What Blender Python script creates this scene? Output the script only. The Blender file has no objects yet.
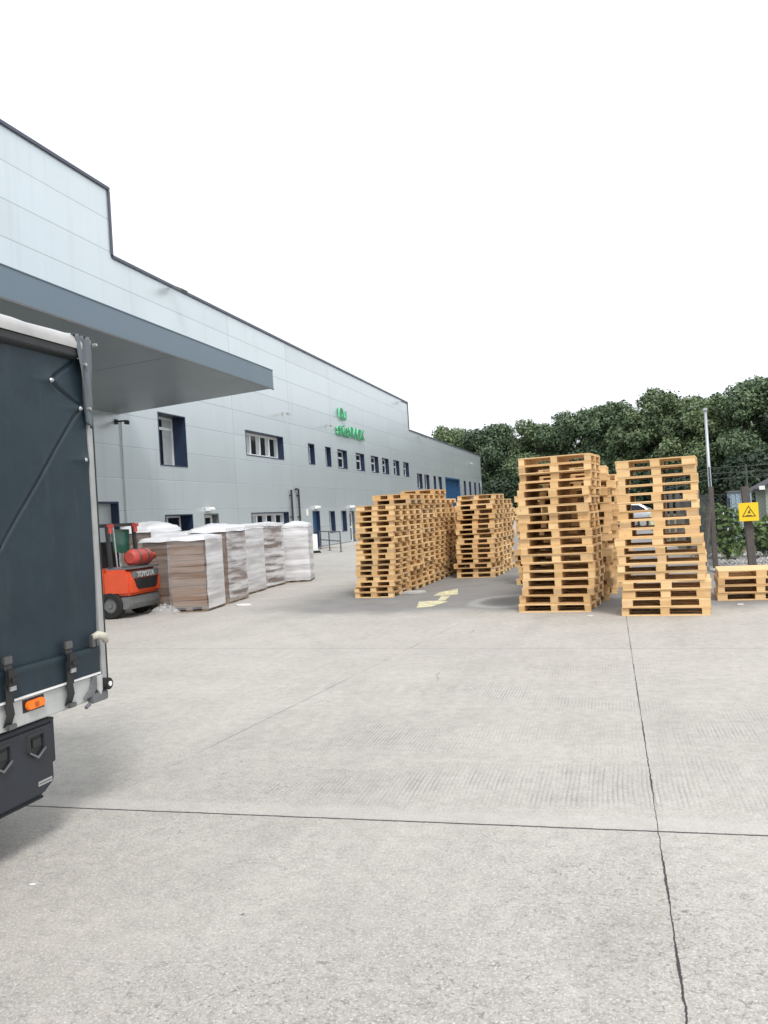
import bpy, bmesh, math, random
import numpy as np
from mathutils import Vector, Matrix, Euler
R = math.radians
random.seed(7)
SC = bpy.context.scene
COL = SC.collection

# ------------------------------------------------------------------ camera
FPX = 825.0
PITCH, ROLL, YAW, CAMH = 0.00460592, 0.06049172, 0.2664075, 1.6
def cam_axes():
    cy, sy = math.cos(YAW), math.sin(YAW)
    f = Vector((-sy, cy, 0)); r = Vector((cy, sy, 0)); u = Vector((0, 0, 1))
    f2 = f*math.cos(PITCH)+u*math.sin(PITCH); u2 = -f*math.sin(PITCH)+u*math.cos(PITCH)
    c, s = math.cos(ROLL), math.sin(ROLL)
    return r*c-u2*s, u2*c+r*s, f2
RX, UX, FX = cam_axes()
cd = bpy.data.cameras.new('camera'); cam = bpy.data.objects.new('camera', cd); COL.objects.link(cam)
cd.sensor_fit = 'VERTICAL'; cd.sensor_height = 36; cd.sensor_width = 27; cd.lens = 36*FPX/1024
cd.clip_start = .05; cd.clip_end = 3000
m = Matrix(((RX.x, UX.x, -FX.x), (RX.y, UX.y, -FX.y), (RX.z, UX.z, -FX.z))).to_4x4()
m.translation = (0, 0, CAMH); cam.matrix_world = m
SC.camera = cam

# ------------------------------------------------------------------ world, sun, exposure
SUN_EL, SUN_AZ = 52.0, 150.0        # azimuth clockwise from +Y
w = bpy.data.worlds.new('World'); SC.world = w; w.use_nodes = True
nt = w.node_tree; nt.nodes.clear()
o_ = nt.nodes.new('ShaderNodeOutputWorld'); bg = nt.nodes.new('ShaderNodeBackground')
sky = nt.nodes.new('ShaderNodeTexSky'); sky.sky_type = 'NISHITA'; sky.sun_disc = False
sky.sun_elevation = R(SUN_EL); sky.sun_rotation = R(SUN_AZ); sky.dust_density = 4.0; sky.air_density = 1.0; sky.ozone_density = 1.0
hs = nt.nodes.new('ShaderNodeHueSaturation'); hs.inputs['Saturation'].default_value = .25
mx = nt.nodes.new('ShaderNodeMix'); mx.data_type = 'RGBA'; mx.inputs['Factor'].default_value = .75
mx.inputs['B'].default_value = (9.6, 10.0, 10.5, 1)      # the even cloud layer over the sky
bg.inputs['Strength'].default_value = .1
nt.links.new(sky.outputs[0], hs.inputs['Color']); nt.links.new(hs.outputs[0], mx.inputs['A'])
nt.links.new(mx.outputs['Result'], bg.inputs['Color']); nt.links.new(bg.outputs[0], o_.inputs['Surface'])
sd = bpy.data.lights.new('sun', 'SUN'); sun = bpy.data.objects.new('sun', sd); COL.objects.link(sun)
sd.energy = 1.4; sd.angle = R(14); sd.color = (1, .96, .9)
sdir = Vector((math.sin(R(SUN_AZ))*math.cos(R(SUN_EL)), math.cos(R(SUN_AZ))*math.cos(R(SUN_EL)), math.sin(R(SUN_EL))))
sun.rotation_euler = sdir.to_track_quat('Z', 'Y').to_euler(); sun.location = sdir*60
vs = SC.view_settings; vs.view_transform = 'Standard'; vs.look = 'None'; vs.gamma = 1; vs.use_curve_mapping = False
vs.exposure = .60

# ------------------------------------------------------------------ object helpers
def link(o, parent=None):
    COL.objects.link(o)
    if parent is not None: o.parent = parent
    return o
def tag(o, label, cat, group=None, kind=None):
    if label: o['label'] = label
    if cat: o['category'] = cat
    if group: o['group'] = group
    if kind: o['kind'] = kind
    return o
def thing(name, label, cat, loc=(0, 0, 0), rz=0, group=None):
    o = bpy.data.objects.new(name, None); o.empty_display_size = .2
    o.location = loc; o.rotation_euler = (0, 0, rz); link(o)
    return tag(o, label, cat, group)
class MB:
    def __init__(s): s.v = []; s.f = []; s.m = []
    def add(s, vs_, fs, mi=0):
        b = len(s.v); s.v += [tuple(p) for p in vs_]
        for f in fs: s.f.append(tuple(b+i for i in f)); s.m.append(mi)
    def box(s, x0, x1, y0, y1, z0, z1, mi=0, rot=None, org=(0, 0, 0)):
        p = [Vector(c) for c in ((x0,y0,z0),(x1,y0,z0),(x1,y1,z0),(x0,y1,z0),(x0,y0,z1),(x1,y0,z1),(x1,y1,z1),(x0,y1,z1))]
        if rot is not None:
            o = Vector(org); p = [rot@(q-o)+o for q in p]
        s.add(p, ((0,3,2,1),(4,5,6,7),(0,1,5,4),(1,2,6,5),(2,3,7,6),(3,0,4,7)), mi)
    def quad(s, a, b, c, d, mi=0): s.add((a, b, c, d), ((0, 1, 2, 3),), mi)
    def tube(s, pts, r, n=8, mi=0, cap=True):
        pts = [Vector(p) for p in pts]; rr = r if isinstance(r, (list, tuple)) else [r]*len(pts)
        rings = []
        for i, p in enumerate(pts):
            d = (pts[min(i+1, len(pts)-1)]-pts[max(i-1, 0)]).normalized()
            a = Vector((0, 0, 1)) if abs(d.z) < .9 else Vector((1, 0, 0))
            u = d.cross(a).normalized(); v = d.cross(u).normalized()
            rings.append([p+(u*math.cos(t*2*math.pi/n)+v*math.sin(t*2*math.pi/n))*rr[i] for t in range(n)])
        vs_ = [q for rg in rings for q in rg]; fs = []
        for i in range(len(pts)-1):
            for t in range(n):
                fs.append((i*n+t, i*n+(t+1) % n, (i+1)*n+(t+1) % n, (i+1)*n+t))
        if cap: fs.append(tuple(range(n))[::-1]); fs.append(tuple((len(pts)-1)*n+t for t in range(n)))
        s.add(vs_, fs, mi)
    def prism(s, poly, axis, a0, a1, mi=0):
        n = len(poly)
        def P(u, v, a):
            return {'x': (a, u, v), 'y': (u, a, v), 'z': (u, v, a)}[axis]
        vs_ = [P(u, v, a0) for u, v in poly]+[P(u, v, a1) for u, v in poly]
        fs = [tuple(range(n))[::-1], tuple(range(n, 2*n))]+[(i, (i+1) % n, n+(i+1) % n, n+i) for i in range(n)]
        s.add(vs_, fs, mi)
    def mesh(s, name, mats, bevel=0, smooth=False):
        me = bpy.data.meshes.new(name); me.from_pydata(s.v, [], s.f)
        for mt in (mats if isinstance(mats, (list, tuple)) else [mats]): me.materials.append(mt)
        me.polygons.foreach_set('material_index', s.m)
        bm = bmesh.new(); bm.from_mesh(me)
        bmesh.ops.recalc_face_normals(bm, faces=bm.faces)
        if bevel: bmesh.ops.bevel(bm, geom=list(bm.edges), offset=bevel, segments=2, affect='EDGES', clamp_overlap=True)
        bm.to_mesh(me); bm.free()
        if smooth: me.polygons.foreach_set('use_smooth', [True]*len(me.polygons))
        me.update(); return me
    def build(s, name, mats, parent=None, bevel=0, smooth=False):
        return link(bpy.data.objects.new(name, s.mesh(name, mats, bevel, smooth)), parent)
def auto(o, ang=35):
    me = o.data
    me.polygons.foreach_set('use_smooth', [True]*len(me.polygons))
    me.set_sharp_from_angle(angle=R(ang)); return o

# ------------------------------------------------------------------ material helpers
class NM:
    def __init__(s, name):
        s.mat = bpy.data.materials.new(name); s.mat.use_nodes = True
        s.t = s.mat.node_tree; s.b = s.t.nodes['Principled BSDF']; s.c = {}
    def put(s, sock, v):
        if isinstance(v, bpy.types.NodeSocket): s.t.links.new(v, sock)
        elif hasattr(sock.default_value, '__len__') and not hasattr(v, '__len__'): sock.default_value = [v]*len(sock.default_value)
        elif hasattr(v, '__len__') and len(v) == 3 and len(sock.default_value) == 4: sock.default_value = (*v, 1)
        else: sock.default_value = v
    def co(s, kind='Object'):
        if kind not in s.c: s.c[kind] = s.t.nodes.new('ShaderNodeTexCoord').outputs[kind]
        return s.c[kind]
    def geo(s, k): return s.t.nodes.new('ShaderNodeNewGeometry').outputs[k]
    def rnd(s): return s.t.nodes.new('ShaderNodeObjectInfo').outputs['Random']
    def m(s, op, a, b=0.0, c=None, clamp=False):
        n = s.t.nodes.new('ShaderNodeMath'); n.operation = op; n.use_clamp = clamp
        s.put(n.inputs[0], a); s.put(n.inputs[1], b)
        if c is not None: s.put(n.inputs[2], c)
        return n.outputs[0]
    def vm(s, op, a, b=(0, 0, 0)):
        n = s.t.nodes.new('ShaderNodeVectorMath'); n.operation = op; s.put(n.inputs[0], a); s.put(n.inputs[1], b); return n.outputs[0]
    def xyz(s, v):
        n = s.t.nodes.new('ShaderNodeSeparateXYZ'); s.put(n.inputs[0], v); return n.outputs
    def cxyz(s, x, y, z):
        n = s.t.nodes.new('ShaderNodeCombineXYZ'); s.put(n.inputs[0], x); s.put(n.inputs[1], y); s.put(n.inputs[2], z); return n.outputs[0]
    def noise(s, v, scale, detail=3, rough=.55, dist=0, out=0):
        n = s.t.nodes.new('ShaderNodeTexNoise'); s.put(n.inputs['Vector'], v); n.inputs['Scale'].default_value = scale
        n.inputs['Detail'].default_value = detail; n.inputs['Roughness'].default_value = rough; n.inputs['Distortion'].default_value = dist
        return n.outputs[out]
    def voro(s, v, scale, feat='F1', out='Distance'):
        n = s.t.nodes.new('ShaderNodeTexVoronoi'); n.feature = feat; s.put(n.inputs['Vector'], v); n.inputs['Scale'].default_value = scale
        return n.outputs[out]
    def wn(s, v):
        n = s.t.nodes.new('ShaderNodeTexWhiteNoise'); s.put(n.inputs['Vector'], v); return n.outputs[0]
    def rng(s, v, a, b, c=0.0, d=1.0, smooth=False):
        n = s.t.nodes.new('ShaderNodeMapRange'); n.interpolation_type = 'SMOOTHSTEP' if smooth else 'LINEAR'
        for i, q in enumerate((v, a, b, c, d)): s.put(n.inputs[i], q)
        return n.outputs[0]
    def mix(s, f, a, b, mode='MIX'):
        n = s.t.nodes.new('ShaderNodeMix'); n.data_type = 'RGBA'; n.blend_type = mode
        s.put(n.inputs['Factor'], f); s.put(n.inputs['A'], a); s.put(n.inputs['B'], b); return n.outputs['Result']
    def bump(s, hgt, strength=.3, dist=.01):
        n = s.t.nodes.new('ShaderNodeBump'); s.put(n.inputs['Height'], hgt); n.inputs['Strength'].default_value = strength; n.inputs['Distance'].default_value = dist
        s.t.links.new(n.outputs[0], s.b.inputs['Normal'])
    def done(s, color=None, rough=.6, metal=0, spec=.5, **kw):
        if color is not None: s.put(s.b.inputs['Base Color'], color)
        s.put(s.b.inputs['Roughness'], rough); s.put(s.b.inputs['Metallic'], metal); s.put(s.b.inputs['Specular IOR Level'], spec)
        for k, v in kw.items(): s.put(s.b.inputs[k.replace('_', ' ')], v)
        return s.mat
def simple(name, col, rough=.5, metal=0, var=.12, scale=6, bump=0, spec=.5):
    n = NM(name); a = n.noise(n.co(), scale, 4)
    g = n.rng(a, .25, .75, 1-var, 1+var)
    c = n.mix(1.0, (*col, 1), n.cxyz(g, g, g), 'MULTIPLY')
    if bump: n.bump(n.noise(n.co(), scale*8, 3), bump, .004)
    return n.done(c, n.rng(a, .3, .7, rough*.85, min(1, rough*1.15)), metal, spec)

# --- concrete yard
def mat_ground():
    n = NM('yard concrete'); P = n.co('Object'); X, Y, Z = n.xyz(P)
    big = n.noise(P, .35, 5, .6); med = n.noise(P, 1.7, 5, .6); fine = n.noise(P, 60, 4, .7); grit = n.noise(P, 170, 2, .6)
    st = n.noise(n.cxyz(n.m('MULTIPLY', X, 3.2), n.m('MULTIPLY', Y, .28), 0.0), 1.0, 4, .6)   # wheel-worn streaks along the yard
    f = n.m('ADD', n.m('MULTIPLY', big, .20), n.m('ADD', n.m('MULTIPLY', n.noise(P, 11, 4, .7), .30), n.m('ADD', n.m('MULTIPLY', n.m('ADD', n.m('MULTIPLY', st, .3), n.m('MULTIPLY', med, .7)), .20), n.m('MULTIPLY', fine, .40))))
    c = n.mix(n.rng(f, .46, .72), (.335, .317, .290, 1), (.56, .533, .490, 1))
    # exposed grit and pits, strongest where the surface is worn
    worn = n.rng(n.m('ADD', n.noise(P, .5, 3), n.rng(Y, 2.0, 6.0, .12, -.1)), .42, .62)
    near = n.rng(Y, 2.6, 7.0, 1.0, .45)
    gA = n.noise(P, 75, 2, .7); gB = n.noise(n.vm('ADD', P, (3.1, 7.7, 0.0)), 33, 3, .7)
    sp_ = n.m('MULTIPLY', n.m('ADD', n.m('MULTIPLY', n.rng(gA, .50, .68), .55), n.m('MULTIPLY', n.rng(gB, .52, .66), .60)), n.m('ADD', n.m('MULTIPLY', worn, .75), .35))
    flk = n.m('MULTIPLY', n.rng(n.noise(n.vm('ADD', P, (9.0, 2.0, 0.0)), 24, 3, .65, 1.0), .60, .68), n.m('MULTIPLY', worn, 1.2))
    pit = n.m('MULTIPLY', n.m('ADD', sp_, flk), near, None, True)
    c = n.mix(n.m('MULTIPLY', pit, .64), c, (.15, .143, .142, 1))
    gl = n.m('MULTIPLY', n.rng(n.noise(P, 95, 2, .6), .55, .70), n.m('MULTIPLY', near, .75))
    c = n.mix(gl, c, (.68, .665, .64, 1))
    spots = n.m('MULTIPLY', n.rng(n.voro(n.vm('ADD', P, n.vm('SCALE', P, (0, 0, 0))), 2.3), .07, .03), n.rng(n.noise(P, .9, 1), .52, .56))
    c = n.mix(n.m('MULTIPLY', spots, .6), c, (.09, .085, .09, 1))
    tyre = n.m('ADD', n.m('ABSOLUTE', n.m('ADD', n.m('SUBTRACT', X, n.m('MULTIPLY', n.m('MULTIPLY', Y, Y), -.028)), .9)), n.m('MULTIPLY', n.m('SUBTRACT', med, .5), .25))
    tyre2 = n.m('ADD', n.m('ABSOLUTE', n.m('SUBTRACT', X, n.m('ADD', -2.2, n.m('MULTIPLY', Y, .10)))), n.m('MULTIPLY', n.m('SUBTRACT', med, .5), .25))
    tyre3 = n.m('ADD', n.m('ABSOLUTE', n.m('SUBTRACT', X, n.m('ADD', -.35, n.m('MULTIPLY', Y, .10)))), n.m('MULTIPLY', n.m('SUBTRACT', med, .5), .25))
    ty = n.m('MULTIPLY', n.rng(n.m('MINIMUM', tyre, n.m('MINIMUM', tyre2, tyre3)), .20, .04), n.rng(n.noise(P, .6, 4, .7), .38, .66))
    c = n.mix(n.m('MULTIPLY', ty, .15), c, (.16, .155, .15, 1))
    stn = n.rng(n.noise(n.vm('ADD', P, (5.0, 1.0, 0.0)), .55, 6, .72, .6), .56, .72)
    c = n.mix(n.m('MULTIPLY', stn, .09), c, (.20, .19, .175, 1))
    # brushed texture lines running along Y
    wob = n.m('ADD', X, n.m('MULTIPLY', n.noise(P, .8, 2), .05))
    tine = n.m('SINE', n.m('MULTIPLY', wob, 2*math.pi/.027))
    tm = n.m('MULTIPLY', n.rng(n.noise(n.cxyz(n.m('MULTIPLY', X, .7), n.m('MULTIPLY', Y, 1.3), 3.0), 1.0, 4, .6), .46, .66), n.rng(Y, 4.3, 4.5))
    tm = n.m('MULTIPLY', tm, n.rng(Y, 12, 7, .25, 1.0))
    band = n.m('MULTIPLY', n.m('MULTIPLY', n.rng(Y, 4.42, 4.55), n.rng(Y, 5.25, 4.8)), n.rng(X, -3.0, -1.2))
    tm = n.m('MAXIMUM', tm, n.m('MULTIPLY', band, n.rng(n.noise(P, 1.6, 3), .3, .55)))
    c = n.mix(n.m('MULTIPLY', n.m('MULTIPLY', n.rng(tine, .0, 1.0), n.rng(n.noise(n.cxyz(n.m('MULTIPLY', X, 14.0), n.m('MULTIPLY', Y, 1.2), 5.0), 1.0, 3, .6), .35, .65)), n.m('MULTIPLY', tm, .62)), c, (.17, .162, .155, 1))
    # slab joints and cracks
    jw = n.m('MULTIPLY', n.m('SUBTRACT', n.noise(P, 9, 5, .75), .5), .026)
    def line(dv, wd): return n.rng(n.m('ABSOLUTE', dv), wd*1.5, wd*.6)
    wx = n.m('MULTIPLY', n.rng(n.noise(P, 1.3, 2), .45, .62, .30, .72), n.rng(Y, 4.2, 3.6, .8, 1.0))
    j1 = n.rng(n.m('DIVIDE', n.m('ABSOLUTE', n.m('ADD', n.m('SUBTRACT', X, .135), jw)), wx), .011, .006)
    j2 = line(n.m('ADD', n.m('SUBTRACT', Y, 4.17), n.m('MULTIPLY', jw, .7)), .007)
    j3 = n.m('MULTIPLY', line(n.m('ADD', n.m('SUBTRACT', n.m('ADD', Y, n.m('MULTIPLY', X, .09)), 9.35), jw), .02), .2)
    j4 = n.m('MULTIPLY', line(n.m('ADD', n.m('SUBTRACT', X, n.m('ADD', -3.55, n.m('MULTIPLY', Y, .12))), jw), .009), n.m('MULTIPLY', n.rng(n.noise(P, .9, 3), .4, .6), n.rng(Y, 4.3, 4.5, 0, .4)))
    cr = n.m('ADD', X, n.m('ADD', n.m('MULTIPLY', n.m('SUBTRACT', n.noise(P, 1.2, 6, .75), .5), .55), n.m('MULTIPLY', Y, .05)))
    j5 = n.m('MULTIPLY', line(n.m('ADD', cr, 1.33), .008), n.m('MULTIPLY', n.rng(Y, 6.6, 7.2), n.m('MULTIPLY', n.rng(n.noise(P, 1.4, 2), .45, .58), n.rng(Y, 12, 11, 0, .4))))
    J = n.m('MAXIMUM', n.m('MAXIMUM', j1, j2), n.m('MAXIMUM', n.m('MAXIMUM', j3, j4), j5))
    pale = n.m('MULTIPLY', n.rng(n.m('ABSOLUTE', n.m('SUBTRACT', Y, 4.26)), .12, .05), .35)
    c = n.mix(pale, c, (.50, .475, .45, 1))
    c = n.mix(n.m('MULTIPLY', J, .95), c, (.035, .032, .036, 1))
    # darker grey ground with a ragged edge further up the yard
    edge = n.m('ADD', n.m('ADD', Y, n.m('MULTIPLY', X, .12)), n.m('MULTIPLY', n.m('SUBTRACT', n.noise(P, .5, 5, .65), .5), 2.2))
    grey_zone = n.m('MULTIPLY', n.rng(edge, 12.2, 13.4, 0, 1, True), n.rng(n.m('ADD', X, n.m('MULTIPLY', n.noise(P, .4, 3), 2.0)), -5.6, -4.2, .12, 1.0))
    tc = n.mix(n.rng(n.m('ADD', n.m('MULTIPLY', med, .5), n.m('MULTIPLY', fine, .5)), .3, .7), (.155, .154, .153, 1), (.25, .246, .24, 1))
    c = n.mix(n.m('MULTIPLY', grey_zone, .92), c, tc)
    # pale oval stain round an old cover
    ex = n.m('DIVIDE', n.m('ADD', X, 1.72), .75); ey = n.m('DIVIDE', n.m('SUBTRACT', Y, 14.3), 1.0)
    rr = n.m('ADD', n.m('SQRT', n.m('ADD', n.m('MULTIPLY', ex, ex), n.m('MULTIPLY', ey, ey))), n.m('MULTIPLY', n.m('SUBTRACT', med, .5), .5))
    c = n.mix(n.m('MULTIPLY', n.rng(n.m('ABSOLUTE', n.m('SUBTRACT', rr, .85)), .22, .08), .5), c, (.42, .42, .41, 1))
    c = n.mix(n.rng(rr, .6, .4, 0, .35), c, (.10, .10, .105, 1))
    hgt = n.m('SUBTRACT', n.m('ADD', n.m('MULTIPLY', fine, .5), n.m('ADD', n.m('MULTIPLY', n.m('MULTIPLY', tine, tm), -.18), n.m('MULTIPLY', pit, -.4))), n.m('MULTIPLY', J, 1.2))
    n.bump(hgt, .45, .008)
    return n.done(c, n.rng(fine, .3, .7, .75, .95), 0, .3)

def mat_cladding():
    n = NM('silver cladding'); P = n.co('Object'); X, Y, Z = n.xyz(P)
    PH = 1.085; zz = n.m('DIVIDE', n.m('SUBTRACT', Z, 2.3-3*PH), PH)
    fz = n.m('FRACT', zz); dz = n.m('MULTIPLY', n.m('MINIMUM', fz, n.m('SUBTRACT', 1.0, fz)), PH)
    yy = n.m('DIVIDE', n.m('SUBTRACT', Y, 33.05-24.4-66.8), 6.68); fy = n.m('FRACT', yy); dy = n.m('MULTIPLY', n.m('MINIMUM', fy, n.m('SUBTRACT', 1.0, fy)), 6.68)
    jt = n.m('MAXIMUM', n.rng(dz, .016, .009), n.m('MULTIPLY', n.rng(dy, .022, .012), n.m('GREATER_THAN', Y, 8.0)))
    cell = n.wn(n.cxyz(n.m('FLOOR', yy), n.m('FLOOR', zz), 0.0))
    g = n.m('ADD', n.rng(cell, 0, 1, .96, 1.04), n.m('MULTIPLY', n.m('SUBTRACT', n.noise(P, .5, 4), .5), .10))
    c = n.mix(1.0, (.635, .695, .720, 1), n.cxyz(g, g, g), 'MULTIPLY')
    streak = n.noise(n.cxyz(X, n.m('MULTIPLY', Y, 3.0), n.m('MULTIPLY', Z, .15)), 1.0, 4)
    c = n.mix(n.rng(streak, .55, .75, 0, .12), c, (.30, .32, .33, 1))
    c = n.mix(n.m('MULTIPLY', jt, .42), c, (.17, .19, .21, 1))
    micro = n.noise(n.cxyz(X, n.m('MULTIPLY', Y, .4), n.m('MULTIPLY', Z, 1.2)), 1.3, 3)
    n.bump(n.m('SUBTRACT', n.m('MULTIPLY', micro, .35), jt), .25, .02)
    return n.done(c, .36, .52, .5)

def mat_wood(name, lo, hi):
    n = NM(name); P = n.co('Object'); rnd = n.rnd(); X, Y, Z = n.xyz(P)
    off = n.m('MULTIPLY', rnd, 57.0)
    q = n.cxyz(n.m('ADD', n.m('MULTIPLY', X, 2.0), off), n.m('MULTIPLY', Y, 9.0), n.m('MULTIPLY', Z, 26.0))
    gr = n.noise(q, 2.0, 4, .6, .6); tone = n.noise(n.cxyz(n.m('MULTIPLY', X, 3.0), n.m('MULTIPLY', Y, 5.0), off), 2.0, 2)
    c = n.mix(n.rng(n.m('ADD', n.m('MULTIPLY', gr, .35), n.m('ADD', n.m('MULTIPLY', tone, .35), n.m('MULTIPLY', rnd, .42))), .25, .85), (*lo, 1), (*hi, 1))
    age = n.wn(n.cxyz(off, 3.1, 0.0))
    c = n.mix(n.rng(age, .74, 1.0, 0, .55), c, (.34, .25, .165, 1))
    knot = n.m('MULTIPLY', n.rng(n.voro(n.vm('ADD', P, n.cxyz(off, off, off)), 6.0), .09, .05), .5)
    c = n.mix(knot, c, (.20, .10, .04, 1))
    n.bump(gr, .25, .004)
    return n.done(c, .75, 0, .3)

def mat_leaf(name, d, l):
    n = NM(name); P = n.co('Object')
    a = n.noise(P, .55, 3, .6); b = n.noise(P, 3.2, 2); f = n.m('ADD', n.m('MULTIPLY', a, .55), n.m('ADD', n.m('MULTIPLY', b, .35), n.m('MULTIPLY', n.rnd(), .12)))
    c = n.mix(n.rng(f, .36, .66), (*d, 1), (*l, 1))
    return n.done(c, .55, 0, .35)

def mat_film(name, lo, hi):
    n = NM(name); P = n.co('Object'); X, Y, Z = n.xyz(P)
    q = n.cxyz(n.m('MULTIPLY', X, .9), n.m('MULTIPLY', Y, .9), n.m('ADD', n.m('MULTIPLY', Z, 10.0), n.m('MULTIPLY', n.rnd(), 40.0)))
    a = n.noise(q, 1.6, 4, .6, .5); b = n.noise(n.cxyz(n.m('MULTIPLY', X, .4), n.m('MULTIPLY', Y, .4), n.m('ADD', n.m('MULTIPLY', Z, 5.0), n.m('MULTIPLY', n.rnd(), 30.0))), 1.3, 3)
    al = n.rng(n.m('ADD', n.m('MULTIPLY', a, .22), n.m('MULTIPLY', b, .78)), .40, .58, lo, hi)
    n.bump(n.m('ADD', n.m('MULTIPLY', b, 1.2), n.m('MULTIPLY', a, .5)), .5, .03)
    n.done((.74, .74, .76, 1), .25, 0, .5); n.put(n.b.inputs['Alpha'], al); return n.mat

def mat_card():
    n = NM('cardboard'); P = n.co('Object'); X, Y, Z = n.xyz(P)
    lay = n.wn(n.cxyz(n.m('FLOOR', n.m('MULTIPLY', Z, 9.0)), n.rnd(), 0.0))
    ln = n.noise(n.cxyz(n.m('MULTIPLY', X, .6), n.m('MULTIPLY', Y, .6), n.m('MULTIPLY', Z, 70.0)), 1.0, 3)
    f = n.m('ADD', n.m('MULTIPLY', lay, .45), n.m('ADD', n.m('MULTIPLY', ln, .4), n.m('MULTIPLY', n.rnd(), .25)))
    c = n.mix(n.rng(f, .2, .85), (.150, .092, .060, 1), (.245, .155, .102, 1))
    n.bump(ln, .3, .005)
    return n.done(c, .85, 0, .2)

def mat_curtain():
    n = NM('dark slate tarpaulin'); P = n.co('Object'); X, Y, Z = n.xyz(P)
    g = n.noise(P, 2.2, 5, .6); wv = n.m('ADD', n.m('SINE', n.m('MULTIPLY', Y, 900.0)), n.m('SINE', n.m('MULTIPLY', Z, 900.0)))
    c = n.mix(n.rng(g, .3, .7), (.013, .026, .036, 1), (.023, .039, .052, 1))
    dirt = n.m('MULTIPLY', n.rng(n.noise(n.cxyz(X, n.m('MULTIPLY', Y, 6.0), n.m('MULTIPLY', Z, .8)), 1.5, 4), .55, .8), .25)
    c = n.mix(dirt, c, (.075, .09, .098, 1))
    n.bump(n.m('ADD', n.m('MULTIPLY', g, 1.0), n.m('ADD', n.m('MULTIPLY', wv, .004), n.m('MULTIPLY', n.noise(P, 9, 3), .35))), .35, .02)
    return n.done(c, .50, 0, .32)

M = {}
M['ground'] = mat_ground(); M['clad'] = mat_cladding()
M['wood'] = mat_wood('pale pine', (.53, .315, .13), (.86, .61, .33))
M['wood_grey'] = mat_wood('weathered pallet wood', (.16, .12, .085), (.30, .24, .17))
M['leafA'] = mat_leaf('oak leaves', (.054, .090, .045), (.185, .245, .115)); M['leafB'] = mat_leaf('lime leaves', (.050, .086, .050), (.160, .225, .115))
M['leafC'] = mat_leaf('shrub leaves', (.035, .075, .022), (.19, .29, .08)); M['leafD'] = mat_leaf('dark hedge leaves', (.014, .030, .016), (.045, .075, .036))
M['bark'] = simple('bark', (.055, .047, .040), .9, 0, .35, 9, .5)
M['film_mid'] = mat_film('stretch film patchy', .15, .92); M['film'] = mat_film('stretch film heavy', .62, .97); M['film_thin'] = mat_film('stretch film thin', .02, .20)
M['card'] = mat_card(); M['curtain'] = mat_curtain()
M['trim'] = simple('dark coping metal', (.085, .09, .125), .45, .2, .1, 3)
M['canopy'] = simple('blue grey fascia', (.145, .198, .242), .38, .3, .06, 1.2)
M['soffit'] = simple('grey soffit panel', (.165, .195, .215), .36, .1, .10, .8)
M['navy'] = simple('navy reveal paint', (.018, .033, .072), .4, 0, .1, 4)
M['blue'] = simple('blue door paint', (.022, .075, .17), .4, 0, .1, 4)
M['upvc'] = simple('white window frame', (.78, .79, .80), .35, 0, .04, 5)
def glass(name, col, r=.04):
    n = NM(name); n.bump(n.noise(n.co(), .8, 2), .04, .05); return n.done((*col, 1), r, 0, .16)
M['glass'] = glass('window glass', (.014, .019, .027), .06); M['blind'] = simple('pale blind behind glass', (.42, .46, .46), .3, 0, .08, 3)
M['black'] = simple('black plastic', (.018, .019, .021), .5, 0, .2, 8, .1); M['rubber'] = simple('tyre rubber', (.014, .014, .014), .85, 0, .3, 10, .2)
M['boxplastic'] = simple('dark storage box plastic', (.020, .024, .032), .5, 0, .2, 5, .15)
M['alu'] = simple('grey aluminium', (.46, .47, .47), .42, .55, .1, 8); M['rail'] = simple('dusty pale rail paint', (.45, .46, .45), .55, .0, .16, 7)
M['steel'] = simple('dull steel', (.16, .16, .165), .45, .7, .2, 9); M['grey'] = simple('mid grey paint', (.13, .135, .14), .6, 0, .2, 7)
M['flap'] = simple('grey tarpaulin flap', (.105, .125, .14), .42, 0, .15, 6, .25); M['rooftarp'] = simple('pale roof tarpaulin', (.42, .415, .41), .3, 0, .2, 4, .2)
M['white'] = simple('white paint', (.80, .80, .79), .45, 0, .05, 5); M['amber'] = simple('amber lens', (.85, .20, .015), .2, 0, .1, 20)
M['orange'] = simple('forklift orange', (.62, .082, .03), .4, 0, .08, 5); M['red'] = simple('gas bottle red', (.40, .055, .040), .5, 0, .15, 8)
M['iron'] = simple('grey cast counterweight', (.17, .175, .175), .6, .2, .2, 9, .2); M['greenglass'] = simple('green tinted screen', (.028, .105, .075), .2, 0, .35, 5)
M['yellow'] = simple('sign yellow', (.85, .58, .01), .45, 0, .05, 6); M['roadyellow'] = None
M['post'] = simple('dark concrete post', (.10, .088, .082), .85, 0, .3, 12, .4); M['wire'] = simple('galvanised wire', (.10, .11, .115), .5, .6, .1, 9)
M['shed'] = simple('green grey shed sheeting', (.32, .36, .30), .7, 0, .15, 2); M['shedroof'] = simple('dark felt roof', (.055, .052, .058), .85, 0, .2, 3)
M['cabin'] = simple('blue grey cabin', (.30, .38, .46), .55, 0, .1, 2); M['lamp'] = simple('galvanised lamp post', (.42, .45, .48), .45, .4, .08, 5)
M['car'] = simple('silver car paint', (.38, .40, .43), .3, .5, .04, 3); M['sgreen'] = simple('green sign face', (.008, .215, .06), .4, 0, .06, 4)
M['sside_lit'] = simple('green sign edge lit tone', (.16, .56, .34), .4, 0, .06, 4)  # paler than the face: light on the raised sides put into the colour
n = NM('worn yellow road paint'); a = n.noise(n.co(), 7, 5, .7); n.done(n.mix(n.rng(a, .42, .62, 0, 1), (.70, .65, .38, 1), (.36, .35, .30, 1)), .8, 0, .3); M['roadyellow'] = n.mat
n = NM('crumpled white film'); n.bump(n.m('ADD', n.noise(n.co(), 7, 5, .7), n.noise(n.co(), 2.5, 3)), .55, .03); n.done((.66, .66, .68, 1), .25, 0, .6); M['crumple'] = n.mat
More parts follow.
